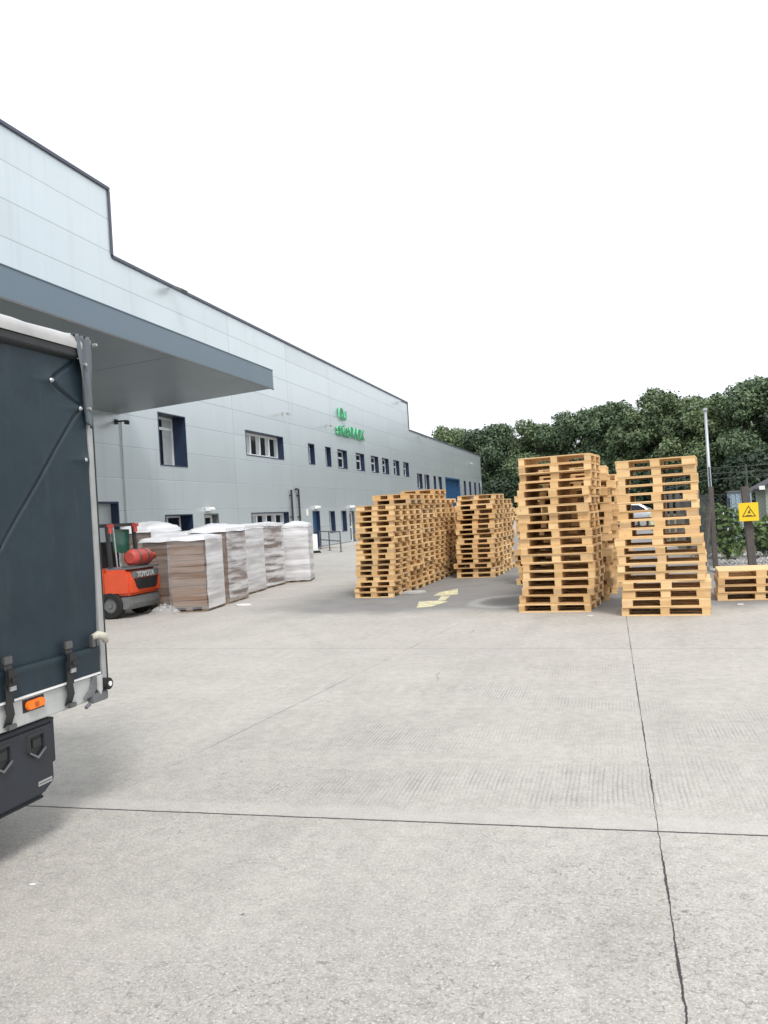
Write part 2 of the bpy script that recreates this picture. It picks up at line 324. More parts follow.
n = NM('rough verge'); c_ = n.mix(n.rng(n.noise(n.co(), 1.2, 6, .7), .35, .65), (.07, .085, .035, 1), (.20, .175, .12, 1)); n.bump(n.noise(n.co(), 12, 4), .6, .05); n.done(c_, .95, 0, .2); M['verge'] = n.mat
n = NM('pale stones'); n.done(n.mix(n.rnd(), (.22, .22, .21, 1), (.5, .49, .46, 1)), .9, 0, .2); M['stone'] = n.mat

# ================================================================== the setting
b = MB(); S = 900; b.quad((-S, -S, 0), (S, -S, 0), (S, S, 0), (-S, S, 0))
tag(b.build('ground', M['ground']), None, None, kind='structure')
b = MB(); b.quad((2.05, 18.3, .004), (260, 18.3, .004), (260, 400, .004), (2.05, 400, .004)); b.quad((-200, 114, .004), (2.05, 114, .004), (2.05, 400, .004), (-200, 400, .004))
tag(b.build('verge', M['verge']), None, None, kind='structure')
# faded yellow arrow on the yard
b = MB()
for poly in ([(-3.26, 13.67), (-3.44, 14.65), (-3.07, 14.72), (-2.87, 14.49), (-3.03, 13.76)], [(-3.38, 15.61), (-3.38, 16.25), (-3.11, 16.81), (-2.91, 15.71), (-3.18, 15.55)], [(-3.11, 14.75), (-3.19, 15.51), (-3.02, 15.5), (-2.96, 14.68)]):
    b.add([(p[0], p[1], .004) for p in poly], (tuple(range(len(poly))),))
tag(b.build('road_marking', M['roadyellow']), None, None, kind='structure')

# ------------------------------------------------------------------ warehouse
WX = -15.6
wh = thing('warehouse', 'long silver panelled warehouse with stepped roofline and navy windows', 'building', (WX, 24.4, 0))
def Lw(y): return y-24.4          # world Y to the building's own Y
def wall(y0, y1, ztop, holes):
    """front skin of cells round rectangular recesses; holes: (y0,y1,z0,z1,depth)"""
    ys = sorted({y0, y1}|{h[0] for h in holes}|{h[1] for h in holes}); zs = sorted({0, ztop}|{h[2] for h in holes}|{h[3] for h in holes})
    b = MB()
    for i in range(len(ys)-1):
        for j in range(len(zs)-1):
            cy, cz = (ys[i]+ys[i+1])/2, (zs[j]+zs[j+1])/2
            if any(h[0] < cy < h[1] and h[2] < cz < h[3] for h in holes): continue
            b.quad((0, Lw(ys[i]), zs[j]), (0, Lw(ys[i+1]), zs[j]), (0, Lw(ys[i+1]), zs[j+1]), (0, Lw(ys[i]), zs[j+1]))
    BK = -34
    b.quad((0, Lw(y0), ztop), (0, Lw(y1), ztop), (BK, Lw(y1), ztop), (BK, Lw(y0), ztop))
    b.quad((0, Lw(y0), 0), (0, Lw(y0), ztop), (BK, Lw(y0), ztop), (BK, Lw(y0), 0))
    b.quad((0, Lw(y1), 0), (0, Lw(y1), ztop), (BK, Lw(y1), ztop), (BK, Lw(y1), 0))
    b.quad((BK, Lw(y0), 0), (BK, Lw(y1), 0), (BK, Lw(y1), ztop), (BK, Lw(y0), ztop))
    return b.build('wall', M['clad'], wh)
def opening(kind, y0, y1, z0, z1, dep, div=1, frame_w=.07, transom=None, blind=False, sill=True):
    """recess lining + frame + panes, all one window or door of the building"""
    a, c = Lw(y0), Lw(y1)
    if kind == 'window':
        b = MB(); t = .04
        b.box(-dep-.03, .012, a, a+t, z0, z1); b.box(-dep-.03, .012, c-t, c, z0, z1)
        b.box(-dep-.03, .012, a+t, c-t, z1-t, z1); b.box(-dep-.03, .02, a+t, c-t, z0, z0+t)
        root = b.build('window', M['navy'], wh)
        a += t; c -= t; z0 += t; z1 -= t
        f = MB(); x0, x1 = -dep-.02, -dep+.045; fw = frame_w
        f.box(x0, x1, a, a+fw, z0, z1); f.box(x0, x1, c-fw, c, z0, z1); f.box(x0, x1, a+fw, c-fw, z0, z0+fw); f.box(x0, x1, a+fw, c-fw, z1-fw, z1)
        for k in range(1, div):
            q = a+(c-a)*k/div; f.box(x0, x1, q-fw*.6, q+fw*.6, z0+fw, z1-fw)
        if transom:
            zt = z0+(z1-z0)*transom
            for k in range(div):
                f.box(x0, x1-.006, a+(c-a)*k/div+fw, a+(c-a)*(k+1)/div-fw, zt-fw*.6, zt+fw*.6)
        f.build('frame', M['upvc'], root)
        g = MB(); g.box(-dep-.012, -dep+.006, a+fw*.5, c-fw*.5, z0+fw*.5, z1-fw*.5); g.build('pane', M['glass'], root)
        if blind:
            for k in range(div):
                q0 = a+(c-a)*(k+.62)/div; q1 = a+(c-a)*(k+1)/div-fw*.7
                g = MB(); g.box(-dep+.007, -dep+.012, q0, q1, z0+fw, z1-fw); g.build('blind', M['blind'], root)
    return root
H1, H2, H3 = [], [], []; todo = []
def win(y0, y1, z0, z1, dep=.32, **kw): H2.append((y0, y1, z0, z1)); todo.append(('window', y0, y1, z0, z1, dep, kw))
win(26.78, 28.80, 3.92, 5.88, .58, div=1, transom=.77, frame_w=.085, blind=True)
win(34.26, 38.73, 4.70, 5.86, .34, div=4, frame_w=.11, blind=True)
for y0, y1 in ((42.29, 43.28), (45.11, 46.08)): win(y0, y1, 4.66, 5.81, .30, frame_w=.05)
for y0, y1 in ((47.35, 49.18), (51.1, 52.95), (54.6, 56.45), (57.5, 59.3), (60.72, 62.5), (63.82, 65.65)): win(y0, y1, 4.65, 5.80, .30, frame_w=.09, transom=.6)
win(26.89, 28.95, .85, 2.12, .55, div=2, frame_w=.07); win(34.4, 38.9, .9, 2.10, .30, div=4, frame_w=.11, blind=True)
for y0, y1 in ((45.13, 46.15), (47.34, 48.34)): win(y0, y1, .80, 2.06, .30, frame_w=.08, transom=.72)
DOORS = [(29.9, 31.15, 0.02, 2.12, 'upvc', .32), (42.36, 43.5, 0.02, 2.10, 'blue', .2), (48.93, 49.97, 0.02, 2.03, 'upvc', .2)]
for q in DOORS: H2.append(q[:4])
for y0, y1 in ((68.54, 70.5), (71.42, 73.4), (75.39, 76.4), (77.54, 79.2)): H3.append((y0, y1, 3.76, 5.05)); todo.append(('window', y0, y1, 3.76, 5.05, .3, dict(frame_w=.07)))
for y0, y1 in ((91.9, 93.2), (95.5, 96.9), (99.3, 100.6), (102.9, 104.1)): H3.append((y0, y1, 3.4, 5.0)); todo.append(('window', y0, y1, 3.4, 5.0, .25, dict(frame_w=.1)))
H3.append((81.04, 89.3, 0.02, 5.1)); H1.append((22.4, 23.98, 0.02, 2.6))
wall(-14, 24.4, 13.1, H1); wall(24.4, 66.5, 10.82, H2); wall(66.5, 105.45, 8.55, H3)
for t in todo: opening(*t[:6], **t[6])
for (y0, y1, z0, z1, mt, dep) in DOORS:
    a, c = Lw(y0), Lw(y1)
    b = MB(); b.box(-dep-.05, .012, a, a+.05, z0, z1); b.box(-dep-.05, .012, c-.05, c, z0, z1); b.box(-dep-.05, .012, a+.05, c-.05, z1-.05, z1)
    d_ = b.build('door', M['navy'] if mt != 'upvc' else M['grey'], wh)
    b = MB(); a += .05; c -= .05; z1 -= .05
    if mt == 'upvc':
        for p, q, r, s in ((a, a+.11, z0, z1), (c-.11, c, z0, z1), (a+.11, c-.11, z1-.11, z1), (a+.11, c-.11, z0, z0+.2), (a+.11, c-.11, .95, 1.08)): b.box(-dep-.02, -dep+.05, p, q, r, s)
        b.build('door_leaf', M['upvc'], d_)
        g = MB(); g.box(-dep-.012, -dep+.004, a+.06, c-.06, z0+.1, z1-.06); g.build('pane', M['glass'], d_)
    else:
        b.box(-dep-.02, -dep+.04, a, c, z0, z1); b.build('door_leaf', M['blue'], d_)
        g = MB(); g.box(-dep+.041, -dep+.09, a+.06, c-.06, .98, 1.03); g.build('handle', M['steel'], d_)
# roller door and dock door
b = MB(); ny = 60
pts = [(-.30-(.03 if k % 2 else 0), Lw(81.04)+8.26*k/ny) for k in range(ny+1)]
for k in range(ny): b.quad((pts[k][0], pts[k][1], .02), (pts[k+1][0], pts[k+1][1], .02), (pts[k+1][0], pts[k+1][1], 5.1), (pts[k][0], pts[k][1], 5.1))
b.box(-.36, .015, Lw(81.04), Lw(81.04)+.12, .02, 5.1); b.box(-.36, .015, Lw(89.3)-.12, Lw(89.3), .02, 5.1); b.box(-.36, .015, Lw(81.04)+.12, Lw(89.3)-.12, 4.95, 5.1)
b.build('roller_door', M['blue'], wh)
b = MB(); a, c = Lw(22.4), Lw(23.98); b.box(-.34, .012, a, a+.06, .02, 2.6); b.box(-.34, .012, c-.06, c, .02, 2.6); b.box(-.34, .012, a+.06, c-.06, 2.54, 2.6)
dd = b.build('door', M['navy'], wh); b = MB(); b.box(-.3, -.26, a+.06, c-.06, .02, 2.54); b.build('door_leaf', M['blind'], dd)
# copings
for (y0, y1, z) in ((-14.1, 24.45, 13.1), (24.45, 66.55, 10.82), (66.55, 105.55, 8.55)):
    b = MB(); b.box(-.5, .07, Lw(y0), Lw(y1), z-.03, z+.07); b.build('coping', M['trim'], wh)
for y, z0, z1 in ((24.4, 10.9, 13.05), (66.5, 8.65, 10.77)):
    b = MB(); b.box(-.5, .05, Lw(y)-.03, Lw(y)+.08, z0, z1); b.build('corner_trim', M['trim'], wh)
b = MB(); b.box(-33, .02, Lw(105.452), Lw(105.5), 0, 8.5); b.build('corner_trim', M['trim'], wh)
b = MB(); b.box(.003, .03, Lw(-14), Lw(22.38), 0, .12); b.box(.003, .03, Lw(24.0), Lw(29.8), 0, .12); b.box(.003, .03, Lw(31.2), Lw(42.3), 0, .12); b.box(.003, .03, Lw(43.6), Lw(48.9), 0, .12); b.box(.003, .03, Lw(50), Lw(81), 0, .12); b.build('plinth', M['trim'], wh)
# canopy over the loading bay: soffit rises from the wall to the fascia
b = MB(); CX = 5.55; ya, yb = Lw(2.0), Lw(24.42)
b.box(CX-.06, CX, ya, yb, 5.83, 6.42); b.box(0.004, CX-.06, ya, ya+.06, 5.83, 6.42)
b.add([(0.004, yb-.06, 5.55), (CX-.06, yb-.06, 5.86), (CX-.06, yb-.06, 6.42), (0.004, yb-.06, 6.42), (0.004, yb, 5.55), (CX-.06, yb, 5.86), (CX-.06, yb, 6.42), (0.004, yb, 6.42)], ((0, 1, 2, 3), (7, 6, 5, 4), (0, 4, 5, 1), (2, 6, 7, 3)))
b.quad((0.004, ya, 6.40), (CX-.03, ya, 6.40), (CX-.03, yb-.02, 6.40), (0.004, yb-.02, 6.40))
cn = b.build('canopy', M['canopy'], wh)
b = MB(); b.box(CX-.002, CX+.02, ya, yb, 5.80, 5.84); b.build('edge_trim', M['grey'], cn)
b = MB(); b.box(CX-.03, CX+.015, ya, yb, 6.42, 6.44); b.build('edge_trim', M['canopy'], cn)
b = MB(); seams = [ya+.06, Lw(6.1), Lw(12.2), Lw(18.3), yb-.06]
for i in range(4):
    a, c = seams[i]+.012, seams[i+1]-.012
    b.add([(0.01, a, 5.53), (CX-.062, a, 5.84), (CX-.062, c, 5.84), (0.01, c, 5.53), (0.01, a, 5.57), (CX-.062, a, 5.88), (CX-.062, c, 5.88), (0.01, c, 5.57)], ((0, 1, 2, 3), (0, 4, 5, 1), (2, 6, 7, 3), (1, 5, 6, 2)))
b.build('soffit', M['soffit'], cn)
# pipes, lights, cameras
for y, hook in ((39.2, 0), (40.2, 1)):
    p = [(.10, Lw(y), .0), (.10, Lw(y), 3.2)]
    if hook: p += [(.10, Lw(y)-.05, 3.25), (.10, Lw(y)-.36, 3.25)]
    b = MB(); b.tube(p, .055, 8)
    for z in (.6, 1.8, 2.9): b.box(.002, .12, Lw(y)-.1, Lw(y)+.1, z, z+.05)
    b.build('vent_pipe', M['black'], wh)
b = MB(); b.tube([(.04, Lw(24.35), 0), (.04, Lw(24.35), 5.3)], .022, 8); b.build('downpipe', M['alu'], wh)
def camera_part(y, z, arm=.35, name='security_camera', mt='black'):
    b = MB(); b.box(.002, .05, Lw(y)-.07, Lw(y)+.07, z-.08, z+.08); b.box(.05, arm, Lw(y)-.025, Lw(y)+.025, z-.02, z+.03)
    rot = Euler((0, R(12), R(-50))).to_matrix(); b.box(arm-.12, arm+.26, Lw(y)-.06, Lw(y)+.06, z-.1, z+.02, 0, rot, (arm, Lw(y), z)); b.build(name, M[mt], wh)
camera_part(24.1, 5.25, .4); camera_part(38.8, 7.05, .35, 'floodlight', 'rail'); camera_part(45.4, 7.05, .35, 'floodlight', 'rail')
for y, z in ((28.3, 10.75), (63.9, 10.6), (70.5, 8.4), (96, 7.2)):
    b = MB(); rot = Euler((0, R(25), 0)).to_matrix(); b.box(.09, .30, Lw(y)-.03, Lw(y)+.03, z-.04, z+.02); b.box(.3, .62, Lw(y)-.22, Lw(y)+.22, z-.10, z, 0, rot, (.3, Lw(y), z)); b.build('floodlight', M['grey'] if z > 8 else M['rail'], wh)
for y in (30.2, 42.9, 49.3):
    b = MB(); b.prism([(.02, 2.22), (.22, 2.22), (.26, 2.28), (.20, 2.36), (.02, 2.38)], 'y', Lw(y)-.2, Lw(y)+.2); b.build('door_light', M['white'], wh)
b = MB(); b.box(.003, .02, Lw(41.45), Lw(41.7), 1.85, 2.2); b.build('notice', M['white'], wh)
for y in (36.5,):
    b = MB(); b.box(.003, .06, Lw(105)-.5, Lw(105)-.1, 4.5, 5.2); b.build('meter_box', M['rail'], wh)

# ------------------------------------------------------------------ raised company sign
sg = thing('company_sign', 'raised green company lettering under a looped emblem on the silver wall', 'sign', (WX+.06, 47.2, 6.7))
def extrude_poly_strip(pts, wd, x0, x1, name, parent):
    b = MB(); L = []; Rr = []
    for i, p in enumerate(pts):
        q0, q1 = pts[max(i-1, 0)], pts[min(i+1, len(pts)-1)]
        d = Vector((q1[0]-q0[0], q1[1]-q0[1])).normalized(); nn = Vector((-d.y, d.x))*wd/2
        L.append((p[0]+nn.x, p[1]+nn.y)); Rr.append((p[0]-nn.x, p[1]-nn.y))
    n_ = len(pts); V = [(x1, *q) for q in L]+[(x1, *q) for q in Rr]+[(x0, *q) for q in L]+[(x0, *q) for q in Rr]
    for i in range(n_-1):
        b.add([V[i], V[i+1], V[n_+i+1], V[n_+i]], ((0, 1, 2, 3),), 0)
        b.add([V[i], V[i+1], V[2*n_+i+1], V[2*n_+i]], ((0, 1, 2, 3),), 1); b.add([V[n_+i], V[n_+i+1], V[3*n_+i+1], V[3*n_+i]], ((0, 1, 2, 3),), 1)
    for i in (0, n_-1): b.add([V[i], V[n_+i], V[3*n_+i], V[2*n_+i]], ((0, 1, 2, 3),), 1)
    return b.build(name, [M['sgreen'], M['sside_lit']], parent)
ep = []
for k in range(13): t = math.pi*(1-k/12); ep.append((1.08+.36*math.cos(t), 1.38+.30*math.sin(t)))
ep = [(.72, 1.02)]+ep
ep += [(1.46, 1.30)]
for k in range(11): t = math.pi*(1+k/10*.95); ep.append((1.82+.36*math.cos(t), 1.22+.30*math.sin(t)))
ep += [(2.18, 1.62)]
em = extrude_poly_strip(ep, .24, .0, .12, 'emblem', sg); em.scale = (1, .78, .74); em.location = (0, .05, .33)
y = 0
for ch in 'saicaPACK':
    cu = bpy.data.curves.new('letter', 'FONT'); cu.body = ch; cu.size = .98 if ch.islower() else .90; cu.extrude = .055; cu.offset = .022
    tmp = bpy.data.objects.new('letter', cu); me = bpy.data.meshes.new_from_object(tmp); bpy.data.objects.remove(tmp); bpy.data.curves.remove(cu)
    me.materials.clear(); me.materials.append(M['sgreen']); me.materials.append(M['sside_lit'])
    me.polygons.foreach_set('material_index', [0 if abs(p.normal.z) > .5 else 1 for p in me.polygons])
    xs = [v.co.x for v in me.vertices]; wdt = max(xs)-min(xs)
    o = link(bpy.data.objects.new('letter', me), sg); o.rotation_euler = (R(90), 0, R(90)); o.location = (.06, y-min(xs), 0)
    y += wdt+.08
sf = 5.72/y
for o in sg.children:
    if o.name.startswith('letter'): o.location.y *= sf; o.scale = (sf, 1, 1)

# ================================================================== pallets
def pallet_meshes(wd, dp, ht, rs, front_blocks=(.10, .12, .10), flip=False):
    """wd across the visible front, dp deep; returns (deck, base, [(block mesh, loc)])"""
    rr = random.Random(rs); t = .0148; bz0 = t; bz1 = ht-2*t-.004
    dk = MB(); n_ = 6; gap = .028; bwid = (dp-gap*(n_-1))/n_
    for k in range(n_):
        y0 = -dp/2+k*(bwid+gap); j = rr.uniform(-.004, .004)
        dk.box(-wd/2+j, wd/2+j, y0, y0+bwid, ht-t-.002, ht-.002)
    xs = (-wd/2+front_blocks[0]/2, 0, wd/2-front_blocks[2]/2)
    for x, w_ in zip(xs, front_blocks): dk.box(x-w_/2, x+w_/2, -dp/2+.002, dp/2-.002, bz1, ht-t-.002)
    ba = MB()
    for y in (-dp/2+.05, 0, dp/2-.05): ba.box(-wd/2, wd/2, y-.049, y+.049, 0, t)
    bl = []
    for x, w_ in zip(xs, front_blocks):
        if x <= 0:
            q = MB(); q.box(-w_/2+.002, w_/2-.002, -dp/2+.004, dp/2-.004, bz0, bz1); bl.append((q.mesh('stringer', M['wood']), (x, 0, 0))); continue
        for y, hl in ((-dp/2+.06, .055), (0.004, .085), (dp/2-.06, .055)):
            q = MB(); q.box(-w_/2+.002, w_/2-.002, -hl, hl, bz0, bz1); bl.append((q.mesh('block', M['wood']), (x, y, 0)))
    return dk, ba, bl
ORD = ['', 'lowest', 'second', 'third', 'fourth', 'fifth', 'sixth', 'seventh', 'eighth', 'ninth', 'tenth', 'eleventh', 'twelfth', 'thirteenth', 'fourteenth', 'fifteenth', 'sixteenth', 'seventeenth', 'eighteenth', 'nineteenth', 'twentieth']
def proto(wd, dp, ht, seed, parts, blocks=(.10, .12, .10)):
    dk, ba, bl = pallet_meshes(wd, dp, ht, seed, blocks)
    if parts: return ('p', dk.mesh('top_deck', M['wood']), ba.mesh('bottom_deck', M['wood']), bl)
    for me, loc in bl:
        off = len(dk.v); dk.v += [(v.co.x+loc[0], v.co.y+loc[1], v.co.z) for v in me.vertices]; dk.f += [tuple(off+i for i in p.vertices) for p in me.polygons]; dk.m += [0]*len(me.polygons)
    off = len(dk.v); dk.v += ba.v; dk.f += [tuple(off+i for i in f) for f in ba.f]; dk.m += ba.m
    return ('s', dk.mesh('pallet', M['wood']))
PC = {}
def stack(x, y, rz, n_, ht, wd, dp, where, group, parts, seed, jit=.022, lean=(0, 0), cx=None, sh=(0, 0), ysh=None, wds=None):
    rr = random.Random(seed); lab_ht = ht
    BL = [(.10, .12, .10), (.10, .13, .10), (.145, .145, .145), (.09, .10, .09), (.18, .13, .18)]
    for k in range(n_):
        bi = rr.choice((0, 0, 1, 1, 2, 3, 4)); wd = wds(k) if wds else wd; key = (wd, dp, ht, parts, bi)
        if key not in PC: PC[key] = proto(wd, dp, ht, bi, parts, BL[bi])
        pr = PC[key]
        if rr.random() < .22: drift = rr.uniform(-.045, .045)
        else: drift = 0
        dx, dy, dr = rr.gauss(0, jit)*.7+drift+lean[0]*k, rr.gauss(0, jit)*.7+lean[1]*k, rr.gauss(0, .018)
        if cx: dx = cx[k]-x+rr.gauss(0, .006)+sh[0]+sh[1]*k/n_
        if ysh: dy += ysh(k)
        dx += .0065*k if not cx else 0
        c, s = math.cos(rz), math.sin(rz); px, py = x+c*dx-s*dy, y+s*dx+c*dy
        nth = 'topmost pallet' if k == n_-1 else (ORD[k+1]+' pallet' if k == 0 else ORD[k+1]+' pallet from the bottom')
        lab = 'pale pine %s of %s' % (nth, where); rot = rz+dr
        if pr[0] == 'p':
            t = thing('pallet', lab, 'pallet', (px, py, k*ht), rot, group)
            link(bpy.data.objects.new('top_deck', pr[1]), t); link(bpy.data.objects.new('bottom_deck', pr[2]), t)
            for me, loc in pr[3]:
                o = link(bpy.data.objects.new(me.name.split('.')[0], me), t); o.location = loc
        else:
            o = link(bpy.data.objects.new('pallet', pr[1])); o.location = (px, py, k*ht); o.rotation_euler = (0, 0, rot); tag(o, lab, 'pallet', group)
ROW = ['the front stack', 'the second stack back', 'the third stack back', 'the fourth stack back', 'the fifth stack back', 'the rearmost stack']
# tall single stack by the fence
stack(.665, 12.30, R(-6), 18, .1205, 1.10, .85, 'the tall stack nearest the fence', 'pallets in the tall stack by the fence', True, 3, .018, cx=[.70, .695, .705, .70, .66, .665, .66, .665, .655, .645, .65, .64, .645, .64, .64, .645, .64, .64], sh=(0, .045), ysh=lambda k: .17 if k > 8 else 0, wds=lambda k: 1.06 if k > 8 else 1.15)
# middle block
for i, (x1, y, n_) in enumerate(((-.27, 12.72, 19), (-.06, 13.95, 18), (.09, 15.05, 17), (.22, 16.15, 17), (-.80, 17.3, 16), (.33, 17.3, 17))):
    wd = (1.08, 1.12, 1.14, 1.12, 1.12, 1.10)[i]
    stack(x1-wd/2, y+.42, R(-8 if i == 0 else -2), n_, .1235 if i == 0 else .1225, wd, 1.0, (ROW[i] if i < 4 else ('the rear left stack', 'the rear right stack')[i-4])+' in the middle block', 'pallets in the middle block of stacks', i == 0, 20+i, .035 if i else .03, cx=[-.86, -.84, -.81, -.785, -.785, -.785, -.79, -.795, -.795, -.80, -.815, -.82, -.825, -.80, -.785, -.775, -.77, -.765, -.76] if i == 0 else None, sh=(.04, .03))
# left row
for i, (xr, y, n_) in enumerate(((-4.09, 15.62, 17), (-4.03, 16.66, 19), (-3.98, 17.7, 19), (-3.93, 18.74, 20), (-3.9, 19.78, 18), (-3.9, 20.82, 16))):
    stack(xr-.43, y+.5, R(-4), n_, .1072, .80, 1.0, (ROW[i] if i < 5 else ROW[5])+' in the left row', 'pallets in the left row of stacks', i == 0, 40+i, .02)
# far short row
for i, (xl, xr, y, n_) in enumerate(((-3.58, -2.57, 19.45, 17), (-3.52, -2.58, 20.55, 16), (-3.56, -2.62, 21.65, 14))):
    stack((xl+xr)/2+(0 if i else -.03), y+.5, R(-5), n_, .1155, .92, 1.0, (ROW[i] if i < 2 else ROW[5])+' in the far row', 'pallets in the far short row of stacks', i == 0, 60+i, .026)
# low pile at the right
stack(2.14, 13.82, R(-3), 4, .114, 1.2, .9, 'the low pile below the yellow sign', 'pallets in the low pile', True, 81, .03)

# ================================================================== wrapped loads
def load(x0, y0, wx, wy, ht, rz, label, look, seed, mound=.08, skin='film'):
    """corner (x0,y0) is the near right corner; extends wx to -x and wy to +y"""
    rr = random.Random(seed); t = thing('wrapped_load', label, 'pallet load', (x0, y0, 0), rz, 'film wrapped loads of flat cardboard by the warehouse')
    b = MB()
    for yy in (.0, wy/2-.05, wy-.1): b.box(-wx, 0, yy, yy+.1, 0, .02); 
    for xx in (-wx, -wx/2-.06, -.12):
        b.box(xx, xx+.12, 0, wy, .021, .09)
    b.box(-wx, 0, 0, wy, .091, .11); b.build('pallet_base', M['wood_grey'], t)
    z = .112; c = MB(); k = 0
    while z < ht-.02:
        hh = min(rr.uniform(.10, .16), ht-z); j = [rr.uniform(-.012, .012) for _ in range(4)]
        c.box(-wx+.03+j[0], -.03+j[1], .03+j[2], wy-.03+j[3], z, z+hh-.006); z += hh; k += 1
    c.build('cardboard_stack', M['card'], t, bevel=.004)
    # film: a bulging skin round the stack, thin on the faces the film left bare
    b = MB(); ns, nz = 44, 44; per = []
    for i in range(ns):
        u = i/ns*4; e = int(u); f = u-e
        cx, cy = [(-wx+wx*f, 0), (0, wy*f), (-wx*f, wy), (-wx, wy-wy*f)][e]
        per.append((cx, cy, e))
    P0 = np.random.RandomState(seed)
    ph = P0.uniform(0, 6.28, 6)
    for k in range(nz+1):
        zz = .05+(ht-.02)*k/nz
        for i, (cx, cy, e) in enumerate(per):
            d = .008+.011*abs(math.sin(zz*(9+ph[2]*.6)+ph[0]+.25*math.sin(i*.6+ph[3])))+.004*math.sin(i*.9+ph[1]+zz*6)+.0016*P0.randn()
            nx, ny = [(0, -1), (1, 0), (0, 1), (-1, 0)][e]
            b.v.append((cx+nx*d, cy+ny*d, zz))
    for k in range(nz):
        for i in range(ns):
            b.f.append((k*ns+i, k*ns+(i+1) % ns, (k+1)*ns+(i+1) % ns, (k+1)*ns+i)); e = per[i][2]
            b.m.append(1 if e in look else 0)
    auto(b.build('stretch_wrap', [M[skin], M['film_thin']], t), 60)
    # crumpled top sheet
    b = MB(); q = 14
    for i in range(q+1):
        for j in range(q+1):
            u, v = i/q, j/q; ed = min(u, 1-u, v, 1-v)*2
            wv = .5+.25*math.sin(u*9+ph[0])+.25*math.sin(v*8+ph[1]+u*4)
            zz = ht+.014+mound*min(1, ed*1.3)**.7*(.55+.45*wv+.16*P0.rand())-(.045+.03*wv if ed == 0 else 0)
            b.v.append((-wx*1.025+wx*1.05*u, -.025*wy+wy*1.05*v, zz))
    for i in range(q):
        for j in range(q): a = i*(q+1)+j; b.f.append((a, a+q+1, a+q+2, a+1)); b.m.append(0)
    b.build('top_sheet', M['crumple'], t, smooth=True)
    return t
load(-7.40, 14.12, .74, .98, 1.40, R(7), 'brown cardboard load with white wrapped side, nearest right of the forklift', (0, 3), 1, .06)
load(-8.28, 14.75, .86, 1.0, 1.40, R(4), 'bare brown cardboard load partly hidden behind the orange forklift', (0, 1, 3), 2, .06)
load(-7.56, 15.35, .80, 1.15, 1.52, R(5), 'tall load with brown bands showing through film, second back in the row', (0,), 3, .13, 'film_mid')
load(-7.98, 17.15, .72, 1.2, 1.54, R(3), 'white wrapped load with pale brown corner, third back in the row', (0, 3), 4, .07)
load(-8.16, 18.62, .80, 1.25, 1.56, R(0), 'white wrapped load with two brown labels, fourth back in the row', (), 5, .06, 'film_mid')
load(-7.64, 20.28, .66, 1.1, 1.49, R(14), 'grey white wrapped load with domed top, rearmost right end of the row', (), 6, .11)
load(-8.95, 16.4, .9, 1.2, 1.44, R(3), 'wrapped load under loose white film, directly behind the brown forklift load', (0,), 7, .10)
load(-9.85, 16.3, .85, 1.2, 1.60, R(-4), 'wrapped load with brown board and raised film, left behind the forklift', (0,), 8, .22)
load(-9.3, 18.6, .95, 1.2, 1.36, R(3), 'white topped load standing between the loads and the warehouse windows', (), 9, .08)
b = MB(); rr = np.random.RandomState(5); q = 16
for i in range(q+1):
    for j in range(q+1):
        u, v = i/q*2-1, j/q*2-1; r2 = max(0, 1-(u*u+v*v)); b.v.append((-8.24+.32*u, 14.0+.16*v, .01+.17*r2*(.5+.7*rr.rand())))
for i in range(q):
    for j in range(q): a = i*(q+1)+j; b.f.append((a, a+q+1, a+q+2, a+1)); b.m.append(0)
tag(b.build('plastic_scrap', mat_film('grey clear film', .08, .34), smooth=False), 'crumpled clear plastic heap on the ground by the forklift', 'plastic film')

# ================================================================== forklift (heading towards the warehouse)
fk = thing('forklift', 'orange forklift with red gas bottle parked beside the wrapped loads', 'forklift', (-8.52, 13.28, 0), R(90))
# own axes: x across (0..1.08, left side is x=0 -> world +y), y forward = world -x ; rear face at y=0
def fkbuild(b, name, mt, parent=None, bevel=0, smooth=False): return b.build(name, mt, parent or fk, bevel, smooth)
b = MB(); b.prism([(0.0, .24), (.06, .16), (.75, .16), (.75, .40), (0.0, .40)], 'x', .04, 1.04); fkbuild(b, 'counterweight_base', M['iron'], bevel=.02)
b = MB(); b.prism([(-.02, .42), (.55, .42), (.55, .90), (.06, .90), (-.02, .78)], 'x', .0, 1.08); auto(fkbuild(b, 'counterweight', M['orange'], bevel=.05), 40)
b = MB(); b.prism([(.56, .42), (1.55, .36), (1.55, .72), (1.25, .90), (.56, .92)], 'x', .02, 1.06); auto(fkbuild(b, 'side_cowl', M['orange'], bevel=.03), 40)
b = MB(); b.prism([(.22, .56), (.30, .52), (.82, .52), (.88, .58), (.93, .72), (.15, .72)], 'y', -.045, .02); fkbuild(b, 'grille', M['black'])
b = MB(); b.box(.12, .97, -.035, .03, .735, .86); bd = fkbuild(b, 'name_band', M['grey'])
cu = bpy.data.curves.new('lettering', 'FONT'); cu.body = 'TOYOTA'; cu.size = .135; cu.extrude = .004; cu.offset = .004
tmp = bpy.data.objects.new('t', cu); me = bpy.data.meshes.new_from_object(tmp); bpy.data.objects.remove(tmp); me.materials.clear(); me.materials.append(M['rail'])
o = link(bpy.data.objects.new('lettering', me), bd); o.location = (.22, -.041, .745); o.rotation_euler = (R(90), 0, 0); o.scale = (1.05, 1, 1)
b = MB(); b.box(.05, 1.03, -.03, .5, .902, .93); fkbuild(b, 'engine_cover', M['grey'])
